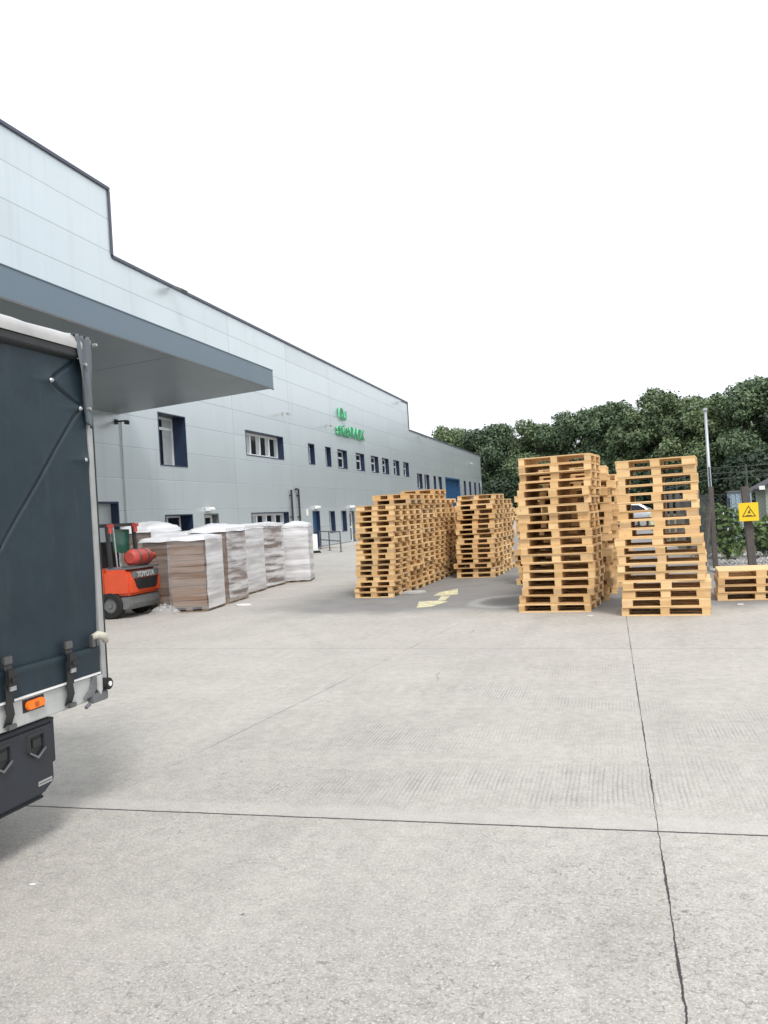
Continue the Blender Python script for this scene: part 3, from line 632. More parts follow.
for yy, xx in ((.42, .0), (.42, .92), (1.75, -.06), (1.75, .92)):
    rad = .25 if yy < 1 else .31; b = MB(); n_ = 28
    prof = [(.0, rad*.55), (.0, rad*.9), (.03, rad), (.15, rad), (.18, rad*.9), (.18, rad*.55)]
    vs_ = []; fs = []
    for i in range(n_):
        t = 2*math.pi*i/n_
        for (xo, r_) in prof: vs_.append((xx-.01+xo, yy+r_*math.cos(t), rad+r_*math.sin(t)))
    k = len(prof)
    for i in range(n_):
        for j in range(k-1): fs.append((i*k+j, ((i+1) % n_)*k+j, ((i+1) % n_)*k+j+1, i*k+j+1))
    b.add(vs_, fs); wl = auto(fkbuild(b, 'wheel', M['rubber']), 30)
    b = MB(); b.tube([(xx+.02, yy, rad), (xx+.14, yy, rad)], rad*.56, 20); b.tube([(xx+.0, yy, rad), (xx+.16, yy, rad)], rad*.18, 12); b.build('hub', M['grey'], wl)
for p in ([(.10, .42, .92), (.10, .46, 1.70)], [(.98, .42, .92), (.98, .46, 1.70)], [(.10, 1.5, .72), (.10, 1.36, 1.70)], [(.98, 1.5, .72), (.98, 1.36, 1.70)]):
    b = MB(); b.tube(p, .046, 6); fkbuild(b, 'guard_pillar', M['black'])
b = MB(); b.tube([(.28, .40, .93), (.27, .44, 1.69)], .014, 6); fkbuild(b, 'grab_rail', M['alu'])
b = MB(); b.prism([(.40, 1.22), (.92, 1.16), (.94, 1.64), (.34, 1.66)], 'y', .53, .54); fkbuild(b, 'rear_screen', M['greenglass'])
b = MB()
b.box(.06, .12, .45, 1.5, 1.70, 1.76); b.box(.96, 1.02, .45, 1.5, 1.70, 1.76); b.box(.12, .96, .45, .51, 1.70, 1.76); b.box(.12, .96, 1.44, 1.5, 1.70, 1.76)
for k in range(7): b.box(.12, .96, .6+k*.12, .64+k*.12, 1.71, 1.75)
fkbuild(b, 'overhead_guard', M['black'])
b = MB(); b.quad((.14, 1.36, .95), (.94, 1.36, .95), (.94, 1.36, 1.62), (.14, 1.36, 1.62)); b.box(.14, .94, 1.35, 1.37, .95, 1.66); fkbuild(b, 'windscreen', M['greenglass'])
b = MB(); b.prism([(.75, .93), (1.2, .93), (1.2, 1.04), (.9, 1.06), (.84, 1.42), (.74, 1.42)], 'x', .3, .78); fkbuild(b, 'seat', M['black'], bevel=.02)
b = MB(); b.tube([(.22, 1.3, .9), (.22, 1.15, 1.2)], .02, 6); fkbuild(b, 'steering_column', M['black'])
for x_ in (.06, .90):
    b = MB(); b.tube([(x_+.05, .40, 1.58), (x_+.05, .40, 1.69)], [.04, .035], 12); b.box(x_+.02, x_+.11, .36, .45, 1.69, 1.75); fkbuild(b, 'rear_lamp', M['red'], smooth=False)
# gas bottle lying across the rear
b = MB(); prof = [(-.02, .02), (-.02, .10), (.02, .145), (.06, .16), (.52, .16), (.57, .145), (.62, .10), (.64, .04), (.70, .04), (.70, .07), (.80, .07), (.80, .0)]
b.tube([(.36+q[0], .17, 1.10) for q in prof], [max(q[1], .002) for q in prof], 24); gb = auto(fkbuild(b, 'gas_bottle', M['red']), 40)
b = MB()
for xx in (.48, .76): b.tube([(xx-.02, .17, 1.10), (xx+.02, .17, 1.10)], .167, 24)
b.box(.2, .8, .08, .26, .932, .96); b.build('bottle_strap', M['steel'], gb)
# mast, carriage and forks
b = MB()
for xx in (.22, .80): b.box(xx, xx+.07, 1.98, 2.12, .1, 1.95)
b.box(.29, .80, 2.0, 2.06, 1.85, 1.93); b.box(.29, .80, 2.0, 2.06, .3, .4); fkbuild(b, 'mast', M['black'])
for xx in (.25, .72): b = MB(); b.box(xx, xx+.1, 2.14, 2.18, .06, .7); b.box(xx, xx+.1, 2.181, 3.2, .06, .10); fkbuild(b, 'fork', M['steel'])
b = MB(); b.box(.2, .88, .6, 1.9, .18, .355); fkbuild(b, 'chassis', M['black'])

# ================================================================== curtainsider trailer at the left
tr = thing('curtainsider_trailer', 'dark slate curtain sided trailer with orange marker light, parked under the canopy', 'trailer', (-2.87, 4.13, 0), math.atan2(-.0278, 1))
# own axes: x=0 is the curtain side (outward +x), y=0 the rear end, front at -y
TL = 6.2; TW = 2.25
segs = [((-.30, 2.44), (-.07, 2.585)), ((-.30, 2.44), (-.055, 2.33)), ((-.075, 2.30), (-.73, 1.56)), ((-.73, 1.56), (-1.15, 1.08)), ((-1.9, 2.5), (-1.3, 1.05)), ((-2.6, 2.5), (-3.3, 1.05))]
def dseg(p, a, c):
    a, c, p = Vector(a), Vector(c), Vector(p); t = max(0, min(1, (p-a).dot(c-a)/(c-a).length_squared)); return (p-(a+(c-a)*t)).length
b = MB(); ys = list(np.linspace(-TL, -1.3, 40))+list(np.linspace(-1.28, -.012, 190)); zs = np.linspace(.955, 2.60, 220)
for y in ys:
    for z in zs:
        d = .012*math.sin((z-.95)/1.65*math.pi)+.004*math.sin(y*9+z*2.1)*math.sin(z*5)
        for a_, c_ in segs:
            q = dseg((y, z), a_, c_)
            if q < .06: d += -.019*math.exp(-(q/.007)**2)+.0012*math.exp(-((q-.02)/.012)**2)
        for cy, cz in ((-.30, 2.44), (-.07, 2.31), (-.06, 2.02)):
            q = math.hypot(y-cy, z-cz)
            if q < .3: d += .010*math.exp(-(q/.05)**2)+.006*math.exp(-((z-cz+.05*abs(y-cy))/.016)**2)*math.exp(-(q/.09)**2)
        b.v.append((d, y, z))
nz = len(zs)
for i in range(len(ys)-1):
    for j in range(nz-1): a = i*nz+j; b.f.append((a, a+nz, a+nz+1, a+1)); b.m.append(0)
ct = b.build('side_curtain', M['curtain'], tr, smooth=True)
b = MB(); prof = [(.002, .955), (.026, .962), (.030, .94), (.022, .90), (.018, .812), (.0, .812)]
b.prism(prof, 'y', -TL, -.03); b.build('curtain_skirt', M['curtain'], ct, bevel=.004)
for cy, cz in ((-.30, 2.44), (-.07, 2.31), (-.05, 2.02)):
    b = MB(); b.tube([(.022, cy, cz), (.032, cy, cz)], [.014, .008], 10); b.build('rivet', M['alu'], ct)
b = MB(); b.box(-TW, -.02, -TL, -.02, .80, .86); b.box(-TW, -.04, -TL, -TL+.05, .86, 2.6); b.build('load_floor', M['grey'], tr)
b = MB(); b.box(-TW, -TW+.03, -TL+.06, -.05, .865, 2.6); b.build('far_curtain', M['curtain'], tr)
b = MB(); b.box(-TW+.05, -.05, -.045, -.005, .87, 2.58); rd = b.build('rear_doors', M['rail'], tr)
b = MB()
for xx in (-.4, -.95, -1.3, -1.85): b.tube([(xx, .012, .9), (xx, .012, 2.55)], .016, 8)
b.build('lock_rod', M['steel'], rd)
b = MB(); b.prism([(.012, 2.585), (.035, 2.60), (.035, 2.645), (.02, 2.655), (-.05, 2.655), (-.05, 2.585)], 'y', -TL, -.07); b.build('cant_rail', M['black'], tr, bevel=.004)
b = MB(); pf = [(.042, 2.645), (.046, 2.675), (.036, 2.705), (.008, 2.728), (-.3, 2.742), (-TW/2, 2.75), (-TW+.3, 2.742), (-TW-.01, 2.72), (-TW-.03, 2.65)]
nn = 60; P0 = np.random.RandomState(3)
for i in range(nn+1):
    y = -TL+(TL-.05)*i/nn
    for k, (x_, z_) in enumerate(pf): b.v.append((x_, y, z_+(.006*P0.randn() if k in (3, 4, 5) else 0)+(.012*math.sin(y*3.1) if k == 4 else 0)))
kk = len(pf)
for i in range(nn):
    for k in range(kk-1): a = i*kk+k; b.f.append((a, a+kk, a+kk+1, a+1)); b.m.append(0)
b.build('roof_sheet', M['rooftarp'], tr, smooth=True)
b = MB(); b.box(-.05, .016, -.010, .026, .66, 2.60); b.box(-.04, .008, .0261, .05, .72, 2.60); b.build('rear_post', M['alu'], tr, bevel=.004)
b = MB(); b.box(-TW, .01, .0505, .062, 2.52, 2.68); b.build('rear_header', M['rail'], tr)
b = MB(); b.box(-.045, .006, .0505, .064, .74, 2.5); b.build('door_seal', M['black'], tr)
# hanging corner flap with folds
b = MB(); nu, nv = 22, 26
for i in range(nu+1):
    for j in range(nv+1):
        u, v = i/nu, j/nv; y = -.105+.175*u+(.0 if v < .75 else -.0)*u; bot = 2.20+.04*u-.03*math.sin(u*math.pi)+(.07*(1-u)**3)
        z = 2.725+(bot-2.725)*v; x = .040+.012*math.sin(u*11+v*3.5)*min(1, v*2+.25)+.006*math.sin(u*23-v*6)
        x -= .035*max(0, u-.78)/.22; y -= .045*v*u+.0
        b.v.append((x, y+.06*v*(1-u), z))
for i in range(nu):
    for j in range(nv): a = i*(nv+1)+j; b.f.append((a, a+nv+1, a+nv+2, a+1)); b.m.append(0)
fl = b.build('corner_flap', M['flap'], tr, smooth=True); sm_ = fl.modifiers.new('thick', 'SOLIDIFY'); sm_.thickness = .004
b = MB(); b.box(.01, .045, -.11, .07, 2.722, 2.732); b.build('flap_cap', M['flap'], tr, bevel=.005)
for cy, cz in ((-.045, 2.56), (-.03, 2.31), (.06, 2.69)):
    b = MB(); b.tube([(.035, cy, cz), (.062, cy, cz)], [.010, .008], 8); b.build('rivet', M['alu'], fl)
# pale side rail, its lip, marker light, straps
b = MB(); b.box(-.05, .012, -TL, -.03, .665, .80); b.build('side_rail', M['rail'], tr, bevel=.006)
b = MB(); b.box(-.01, .026, -TL, -.03, .801, .811); b.build('rail_lip', M['white'], tr)
for y in (-.57, -2.2, -3.9):
    b = MB(); pl = []
    for k in range(16):
        t = 2*math.pi*k/16; pl.append((y+(.045 if math.cos(t) > 0 else -.045)+.022*math.cos(t), .757+.024*math.sin(t)))
    b.prism(pl, 'x', .014, .034); mk = b.build('marker_light', M['amber'], tr, bevel=.005)
    b = MB(); b.box(.0345, .037, y-.012, y+.014, .745, .768); b.build('lens_badge', simple('deep amber', (.5, .09, .01), .3), mk)
    b = MB(); b.box(.012, .0135, y-.078, y+.078, .724, .79); b.build('light_base', M['black'], mk)
for y in (-.31, -.76, -1.25, -1.8, -2.4, -3.0, -3.7, -4.4, -5.2):
    b = MB()
    pz = [(1.00, .030), (.95, .048), (.88, .044), (.80, .040), (.74, .036), (.69, .022)]
    for k in range(len(pz)-1):
        (z1, x1), (z0, x0) = pz[k], pz[k+1]; wv = .008*math.sin(k*1.7); w0 = .026
        b.add([(x1, y-w0+wv, z1), (x1, y+w0+wv, z1), (x0, y+w0-wv, z0), (x0, y-w0-wv, z0), (x1-.006, y-w0+wv, z1), (x1-.006, y+w0+wv, z1), (x0-.006, y+w0-wv, z0), (x0-.006, y-w0-wv, z0)], ((0, 1, 2, 3), (4, 7, 6, 5), (0, 3, 7, 4), (1, 5, 6, 2), (0, 4, 5, 1), (3, 2, 6, 7)))
    stp = b.build('strap', M['black'], tr)
    b = MB(); b.box(.046, .066, y-.034, y+.03, .885, .97); b.box(.05, .075, y-.02, y+.036, .90, .93); b.build('buckle', M['black'], stp, bevel=.006)
    b = MB(); b.box(.03, .045, y-.03, y+.03, .99, 1.03); b.build('strap_guide', M['steel'], stp, bevel=.004)
    b = MB(); b.box(.028, .05, y-.03, y+.03, .675, .70); b.build('strap_hook', M['steel'], stp, bevel=.004)
    b = MB(); b.box(.047, .058, y-.012, y+.028, .862, .884); b.build('buckle_plate', M['alu'], stp)
# tensioner handle at the rear corner
b = MB(); b.tube([(.03, -.10, 1.015), (.055, -.075, 1.03), (.065, -.04, 1.015), (.06, -.012, .98)], [.016, .022, .024, .016], 10); b.build('tensioner_handle', simple('bone plastic handle', (.52, .50, .42), .5), tr, smooth=True)
b = MB(); b.box(.025, .045, -.115, -.085, .965, 1.03); b.build('tensioner_bracket', M['steel'], tr)
# bump roller and lower bracket
b = MB(); b.tube([(.02, -.02, .742), (.075, -.02, .742)], .034, 20); br = b.build('bump_roller', M['rubber'], tr, bevel=.004)
b = MB(); b.tube([(.0755, -.02, .742), (.08, -.02, .742)], .014, 14); b.build('roller_pin', M['white'], br)
b = MB(); b.prism([(-.19, .69), (-.12, .69), (-.10, .72), (-.07, .73), (-.07, .80), (-.09, .80), (-.10, .75), (-.13, .72), (-.03, .655), (-.01, .70), (-.01, .655), (-.15, .655)][:6]+[(-.10, .80), (-.13, .73)], 'x', .014, .04); b.box(.014, .05, -.145, -.005, .655, .705); b.tube([(.04, -.16, .66), (.04, -.20, .645)], .012, 8); b.build('hinge_bracket', M['grey'], tr, bevel=.004)
b = MB(); b.prism([(-.09, .80), (-.055, .80), (-.055, .72), (-.075, .69), (-.09, .72)], 'x', .0405, .052); b.build('hinge_plate', M['rail'], tr)
# chassis, axles, storage box
b = MB(); b.box(-.72, -.62, -TL, -.1, .52, .80); b.box(-1.62, -1.52, -TL, -.1, .52, .80)
for y in (-.15, -1.5, -3, -4.5, -6): b.box(-1.52, -.72, y-.05, y+.05, .6, .78)
b.build('chassis', M['black'], tr)
for yy in (-3.2, -4.2):
    for xx in (-.32, -TW+.06):
        b = MB(); b.tube([(xx, yy, .38), (xx+.03, yy, .38), (xx+.22, yy, .38), (xx+.25, yy, .38)], [.35, .38, .38, .35], 32); wl = auto(b.build('wheel', M['rubber'], tr), 40)
        b = MB(); b.tube([(xx+.245, yy, .38), (xx+.256, yy, .38)], .2, 20); b.build('hub', M['alu'], wl)
    b = MB(); b.tube([(-TW+.2, yy, .38), (-.2, yy, .38)], .06, 10); b.build('axle', M['black'], tr)
b = MB(); b.prism([(-2.3, .635), (-.425, .635), (-.425, .34), (-.435, .318), (-.505, .278), (-2.3, .272)], 'x', -.5, .0)
sb = auto(b.build('storage_box', M['boxplastic'], tr, bevel=.012), 40)
b = MB(); b.prism([(-2.3, .636), (-.415, .636), (-.41, .652), (-2.3, .652)], 'x', -.51, .006); b.box(-.48, -.02, -.424, -.385, .41, .645); b.box(-.5, -.012, -2.2, -.5, .255, .271); b.build('box_lid', M['boxplastic'], sb, bevel=.006)
for yc in (-.56, -.80, -1.5):
    b = MB(); pent = [(yc-.062, .605), (yc+.062, .605), (yc+.062, .515), (yc, .475), (yc-.062, .515)]; inn = [(yc+(p[0]-yc)*.80, .55+(p[1]-.55)*.80) for p in pent]
    V = [(.003, *p) for p in pent]+[(.012, *p) for p in inn]
    for i in range(5): j = (i+1) % 5; b.add([(.003, *pent[i]), (.003, *pent[j]), (.016, *inn[j]), (.016, *inn[i])], ((0, 1, 2, 3),))
    b.add([(.004, *p) for p in inn], ((0, 1, 2, 3, 4),)); b.box(.004, .012, yc-.03, yc+.03, .535, .575); b.build('latch_recess', M['black'], sb)
    b = MB(); b.prism([(yc-.058, .512), (yc, .475), (yc+.058, .512), (yc+.058, .522), (yc, .487), (yc-.058, .522)], 'x', .0161, .019); b.build('latch_edge', M['grey'], sb)
b = MB(); b.box(.001, .003, -.555, -.452, .328, .352); lb = b.build('label_plate', M['alu'], sb)
b = MB(); b.box(.0031, .0045, -.548, -.46, .337, .343); b.build('label_line', M['grey'], lb)
b = MB(); b.box(-TW+.3, -.75, -.09, -.05, .42, .5); b.build('rear_bumper', M['black'], tr)

# ================================================================== trees and planting
def leaf_cloud(name, lobes, ncard, size, mat, seed, shell=.55):
    rs = np.random.RandomState(seed); wts = np.array([l[3]*l[4]*l[5] for l in lobes])**.75; wts /= wts.sum()
    idx = rs.choice(len(lobes), ncard, p=wts); L = np.array(lobes)[idx]
    d = rs.normal(size=(ncard, 3)); d /= np.linalg.norm(d, axis=1)[:, None]
    rad = (shell+(1-shell)*rs.rand(ncard)**.7)*(1+.14*rs.normal(size=ncard))
    c = L[:, :3]+d*L[:, 3:6]*rad[:, None]
    # leaves sit in twig sprays
    c += rs.normal(size=(ncard, 3))*.10*size/.4
    nrm = d*.7+rs.normal(size=(ncard, 3))*.6+np.array([0, 0, .35]); nrm /= np.linalg.norm(nrm, axis=1)[:, None]
    a = np.cross(nrm, rs.normal(size=(ncard, 3))); a /= np.linalg.norm(a, axis=1)[:, None]; bb = np.cross(nrm, a)
    s = size*(.55+.8*rs.rand(ncard))[:, None]; s2 = s*(.45+.4*rs.rand(ncard))[:, None]
    v = np.stack([c-a*s, c-bb*s2*.9+a*s*.1, c+a*s*1.1, c+bb*s2+nrm*s*.15], 1).reshape(-1, 3)
    me = bpy.data.meshes.new(name); me.vertices.add(ncard*4); me.loops.add(ncard*4); me.polygons.add(ncard)
    me.vertices.foreach_set('co', v.astype(np.float32).ravel()); me.loops.foreach_set('vertex_index', np.arange(ncard*4, dtype=np.int32))
    me.polygons.foreach_set('loop_start', np.arange(0, ncard*4, 4, dtype=np.int32))
    me.materials.append(mat); me.update(calc_edges=True); return me
def tree_meshes(seed, ht, rad, mat, ncard=9000, trunk_to=.5, bare=.22):
    rr = random.Random(seed); lobes = []
    for k in range(52):
        a = rr.uniform(0, 6.283); t = rr.uniform(bare, .93); env = rad*math.sin(min(1, (t-.08)/.92)*math.pi*.86+.25)*.82
        r = env*math.sqrt(rr.uniform(.08, 1)); q = rr.choice((.13, .17, .2, .24, .28))*rad*rr.uniform(1.0, 1.25)
        lobes.append((r*math.cos(a), r*math.sin(a), t*ht, q, q, q*rr.uniform(.6, .85)))
    top = max(l[2]+l[5] for l in lobes); lobes = [(l[0], l[1], l[2]*ht/top, l[3], l[4], l[5]) for l in lobes]
    cr = leaf_cloud('crown', lobes, ncard, .195, mat, seed)
    b = MB(); tp = [(0, 0, 0)]; x = y = 0
    for k in range(1, 6): x += rr.uniform(-.15, .15); y += rr.uniform(-.15, .15); tp.append((x, y, ht*trunk_to*k/5*1.3))
    b.tube(tp, [ht*.028*(1-.14*k) for k in range(6)], 9)
    for l in lobes[:16]:
        z0 = max(ht*.15, min(l[2]*.6, ht*.55)); f = z0/(ht*trunk_to*1.3)*5; i = min(4, int(f)); p0 = Vector(tp[i]).lerp(Vector(tp[i+1]), min(1, f-i)); p1 = Vector(l[:3])
        mid = p0.lerp(p1, .5)+Vector((rr.uniform(-.3, .3), rr.uniform(-.3, .3), .4)); b.tube([p0, mid, p1], [ht*.011, ht*.007, ht*.003], 6)
    return cr, b.mesh('trunk', M['bark'], smooth=True)
TV = [tree_meshes(11, 15, 6.8, M['leafA'], 33000), tree_meshes(23, 15, 7.0, M['leafB'], 34000), tree_meshes(37, 15, 6.5, M['leafA'], 31000), tree_meshes(41, 15, 6.9, M['leafB'], 33000)]
def tree(x, y, ht, var, rz, label, group='broadleaf trees along the back of the yard', sx=1):
    t = thing('broadleaf_tree', label, 'tree', (x, y, 0), rz, group); cr, tk = TV[var]; s = ht/15
    for nm, me in (('crown', cr), ('trunk', tk)):
        o = link(bpy.data.objects.new(nm, me), t); o.scale = (s*sx, s*sx, s)
def at(px, depth):
    """world x,y on the ground line for photo column px at a distance ahead along the yard"""
    d = RX*((px-384)/FPX)+FX-UX*0.0; d = d+UX*(-(500-512)/FPX); return d.x/d.y*depth, depth
def htfor(px, py, depth):
    d = RX*((px-384)/FPX)+FX-UX*((py-512)/FPX); return CAMH+d.z/d.y*depth
TREES = [(452, 425, 124, 0, 'light green rounded tree rising just beyond the far warehouse corner'),
 (497, 424, 121, 1, 'broad tree right of the warehouse end, above the far pallet row'),
 (538, 419, 116, 2, 'dark green tree just left of the middle pallet block top'),
 (580, 409, 112, 3, 'rounded tree rising behind the middle pallet block'),
 (622, 402, 108, 1, 'dense tree behind the gap between the two tall pallet stacks'),
 (668, 387, 102, 0, 'tallest domed tree behind the pallet stack by the fence'),
 (712, 394, 97, 2, 'dark tree directly behind the grey lamp post'),
 (752, 380, 93, 3, 'dense tree above the yellow warning sign at right edge')]
for i, (px, py, dep, var, lab) in enumerate(TREES):
    x, y = at(px, dep); tree(x, y, htfor(px, py, dep), var, i*1.3, lab, sx=1.0)
OFF = [(24, 90, 17, 1), (33, 88, 17, 0), (43, 84, 18, 2), (52, 78, 17, 3)]
for i, (x, y, h_, var) in enumerate(OFF): tree(x, y, h_, var, i*2.1, 'large tree standing outside the photo beyond its right edge', 'trees outside the frame')
for i, (px, dep, py) in enumerate(((476, 140, 446), (520, 138, 442), (560, 134, 436), (602, 132, 430), (645, 126, 420), (690, 120, 415), (735, 116, 408), (775, 112, 402))):
    if i in (1, 6): continue
    x, y = at(px, dep); tree(x, y, htfor(px, py, dep), (i+1) % 4, i*.9+.4, ['dark tree in the rear line, %s' % s for s in ('closest to the warehouse corner', 'between the two leftmost trees', 'behind the tree left of the middle block', 'behind the middle pallet block', 'left of the tallest domed tree', 'right of the tallest domed tree', 'between lamp post and yellow sign', 'at the right edge of the photo')][i], 'rear line of trees')
# understorey hedge as separate bushes
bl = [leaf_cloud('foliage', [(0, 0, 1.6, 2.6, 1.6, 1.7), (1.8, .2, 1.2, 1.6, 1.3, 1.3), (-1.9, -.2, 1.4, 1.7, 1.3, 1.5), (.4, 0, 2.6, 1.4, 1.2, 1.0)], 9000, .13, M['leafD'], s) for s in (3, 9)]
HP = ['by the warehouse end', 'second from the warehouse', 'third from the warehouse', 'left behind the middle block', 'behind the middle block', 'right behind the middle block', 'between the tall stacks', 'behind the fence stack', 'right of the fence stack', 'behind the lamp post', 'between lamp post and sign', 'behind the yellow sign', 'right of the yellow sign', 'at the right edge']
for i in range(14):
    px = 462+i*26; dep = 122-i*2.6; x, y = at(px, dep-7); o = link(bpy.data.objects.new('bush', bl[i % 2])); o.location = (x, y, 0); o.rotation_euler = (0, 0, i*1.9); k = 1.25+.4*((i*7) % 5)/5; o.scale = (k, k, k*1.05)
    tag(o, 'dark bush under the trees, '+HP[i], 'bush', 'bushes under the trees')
# flowering shrubs inside the fence line
def shrub(x, y, ht, rad, seed, label, flowers=40):
    t = thing('shrub', label, 'shrub', (x, y, 0), 0, 'leafy shrubs behind the fence')
    rr = random.Random(seed); lobes = [(rr.uniform(-.5, .5)*rad, rr.uniform(-.5, .5)*rad, ht*rr.uniform(.22, .85), rad*rr.uniform(.35, .6), rad*rr.uniform(.35, .6), ht*rr.uniform(.14, .24)) for _ in range(9)]
    link(bpy.data.objects.new('foliage', leaf_cloud('foliage', lobes, 1500, .065, M['leafC'], seed, .5)), t)
    if flowers: link(bpy.data.objects.new('flowers', leaf_cloud('flowers', [(l[0], l[1], l[2], l[3]*1.1, l[4]*1.1, l[5]*1.1) for l in lobes], flowers, .045, M['white'], seed+1, .9)), t)
    b = MB()
    for k in range(6): a = k*1.05; b.tube([(0, 0, 0), (.3*rad*math.cos(a), .3*rad*math.sin(a), ht*.4), (.5*rad*math.cos(a), .5*rad*math.sin(a), ht*.75)], [.02, .014, .006], 5)
    b.build('stem', M['bark'], t)
shrub(2.72, 21.6, 1.45, .55, 5, 'white flowering green shrub left of the yellow sign post', 60)
shrub(3.75, 21.5, 1.15, .5, 8, 'low green shrub right of the yellow sign post', 20)
shrub(2.55, 24.5, 1.7, .5, 12, 'taller pale shrub behind the white flowering shrub', 0)

# ================================================================== fence, sign, lamp, shed, car
fc = thing('wire_fence', 'chain link fence on dark posts with barbed wire along the yard edge', 'fence', (2.1, 18.75, 0), 0)
FD = Vector((1, -.18, 0)).normalized()
def fp(t, z, side=0): q = FD*t; return (q.x, q.y+side, z)
b = MB(); b.box(-.05, .05, -.05, .05, 0, 1.80); b.build('post', M['post'], fc, bevel=.01)
b = MB(); q = fp(.0, 0); b.tube([(-.03, -.03, 1.45), (-.27, -.30, 0)], .045, 4); b.build('strut', M['post'], fc)
rotp = Matrix.Rotation(R(-2.0), 3, 'Y')
for t in (.72, 3.4, 6.1):
    q = fp(t, 0); b = MB(); b.box(q[0]-.078, q[0]+.078, q[1]-.07, q[1]+.07, 0, 1.76, 0, rotp, (q[0], q[1], 0)); b.build('post', M['post'], fc, bevel=.01)
for k in range(1, 6):
    b = MB(); b.box(-.065, .065, k*3-.065, k*3+.065, 0, 1.76); b.build('post', M['post'], fc, bevel=.01)
b = MB()
for z in (.15, .9, 1.62): b.tube([fp(0, z, .09), fp(6.1, z, .09)], .004, 4)
for z in (1.95, 2.07, 2.19):
    b.tube([fp(0, z, .09), fp(6.1, z, .09)], .005, 4); b.tube([(0, .1, z), (0, 15, z)], .005, 4)
b.build('straining_wire', M['wire'], fc)
for t in (0, .72, 3.4, 6.1): q = fp(t, 1.7); b = MB(); b.tube([(q[0], q[1]+.05, 1.7), (q[0], q[1]+.08, 2.22)], .018, 6); b.build('wire_arm', M['wire'], fc)
for k in range(1, 6): b = MB(); b.tube([(0, k*3, 1.7), (0, k*3, 2.22)], .018, 6); b.build('wire_arm', M['wire'], fc)
b = MB(); Hh = 1.6; sp = .085
def mesh_run(L, pt):
    n_ = int((L+Hh)/sp)
    for k in range(n_):
        for sgn in (1, -1):
            t0 = k*sp-Hh if sgn > 0 else k*sp; z0 = .03; t1 = t0+Hh*sgn; z1 = .03+Hh
            if sgn > 0:
                if t0 < 0: z0 += -t0; t0 = 0
                if t1 > L: z1 -= t1-L; t1 = L
            else:
                if t0 > L: z0 += t0-L; t0 = L
                if t1 < 0: z1 -= -t1; t1 = 0
            if z1-z0 > .03: b.tube([pt(t0, z0), pt(t1, z1)], .0022, 3, 0, False)
mesh_run(6.1, lambda t, z: fp(t, z, .085)); mesh_run(8.0, lambda t, z: (.0, .1+t, z))
b.build('chain_link_mesh', M['wire'], fc)
# warning sign on its post
ws = thing('warning_sign', 'square yellow warning sign with black triangle on the dark fence post', 'sign', (2.765, 18.53, 1.225), R(2))
b = MB(); b.box(-.19, .19, -.105, -.098, -.19, .19); b.build('sign_plate', M['yellow'], ws, bevel=.003)
b = MB()
tri = [(-.135, -.10), (.135, -.10), (0, .135)]; c0 = Vector((0, -.022)); inn = [tuple(c0+(Vector(p)-c0)*.80) for p in tri]
for i in range(3):
    j = (i+1) % 3; b.add([(tri[i][0], -.1065, tri[i][1]), (tri[j][0], -.1065, tri[j][1]), (inn[j][0], -.1065, inn[j][1]), (inn[i][0], -.1065, inn[i][1])], ((0, 1, 2, 3),))
b.build('triangle', M['black'], ws)
b = MB()
for poly in ([(.03, .06), (-.03, -.02), (.005, -.015), (-.02, -.055), (.05, .0), (.012, -.003), (.045, .055)], [(-.06, -.08), (.06, -.08), (.06, -.064), (-.06, -.064)]):
    b.add([(p[0], -.1067, p[1]) for p in poly], (tuple(range(len(poly))),))
b.build('pictogram', M['black'], ws)
# lamp post
lx, ly = 3.9, 35.0
lp = thing('lamp_post', 'slim grey lamp post standing behind the fence before the trees', 'lamp post', (lx, ly, 0))
b = MB(); b.tube([(0, 0, 0), (0, 0, 1.2), (0, 0, 5.0)], [.09, .075, .05], 10); b.build('pole', M['lamp'], lp, smooth=True)
b = MB(); b.prism([(-.10, 4.98), (.06, 4.98), (.09, 5.04), (.06, 5.10), (-.08, 5.10)], 'y', -.08, .08); b.build('lantern', M['lamp'], lp, bevel=.02)
# shed with dark roof behind the fence, pale cabin beside it
sh = thing('shed', 'green grey shed with dark pitched roof behind the yellow sign', 'shed', (4.72, 28, 0))
b = MB(); b.box(0, 4.6, 0, 1.8, 0, 1.75); b.prism([(-.0, 1.75), (4.6, 1.75), (2.3, 2.85)], 'y', 0.0, 1.8); b.build('wall', M['shed'], sh)
b = MB(); b.add([(-.25, -.25, 1.66), (2.3, -.25, 2.92), (2.3, 1.95, 2.92), (-.25, 1.95, 1.66), (-.25, -.25, 1.74), (2.3, -.25, 3.0), (2.3, 1.95, 3.0), (-.25, 1.95, 1.74)], ((0, 1, 2, 3), (4, 7, 6, 5), (0, 4, 5, 1), (3, 2, 6, 7), (0, 3, 7, 4)))
b.add([(4.85, -.25, 1.66), (2.3, -.25, 2.92), (2.3, 1.95, 2.92), (4.85, 1.95, 1.66), (4.85, -.25, 1.74), (2.3, -.25, 3.0), (2.3, 1.95, 3.0), (4.85, 1.95, 1.74)], ((0, 3, 2, 1), (4, 5, 6, 7), (0, 1, 5, 4), (3, 7, 6, 2), (0, 4, 7, 3))); b.build('roof', M['shedroof'], sh)
b = MB(); b.box(-.22, -.06, -.35, -.26, 1.70, 1.82); b.build('shed_lamp', M['white'], sh)
b = MB()
for k in range(12): b.box(.15+k*.37, .18+k*.37, -.02, -.001, .05, 1.7)
b.build('batten', M['shed'], sh)
b = MB(); b.box(1.4, 2.2, -.03, -.002, 0, 1.6); b.build('door', M['cabin'], sh)
cb = thing('site_cabin', 'narrow blue grey steel cabin standing left of the shed', 'cabin', (3.62, 27.5, 0))
b = MB(); b.box(0, .62, 0, .6, .14, 1.68); 
for k in range(5): b.box(.04+k*.13, .08+k*.13, -.025, -.001, .2, 1.62)
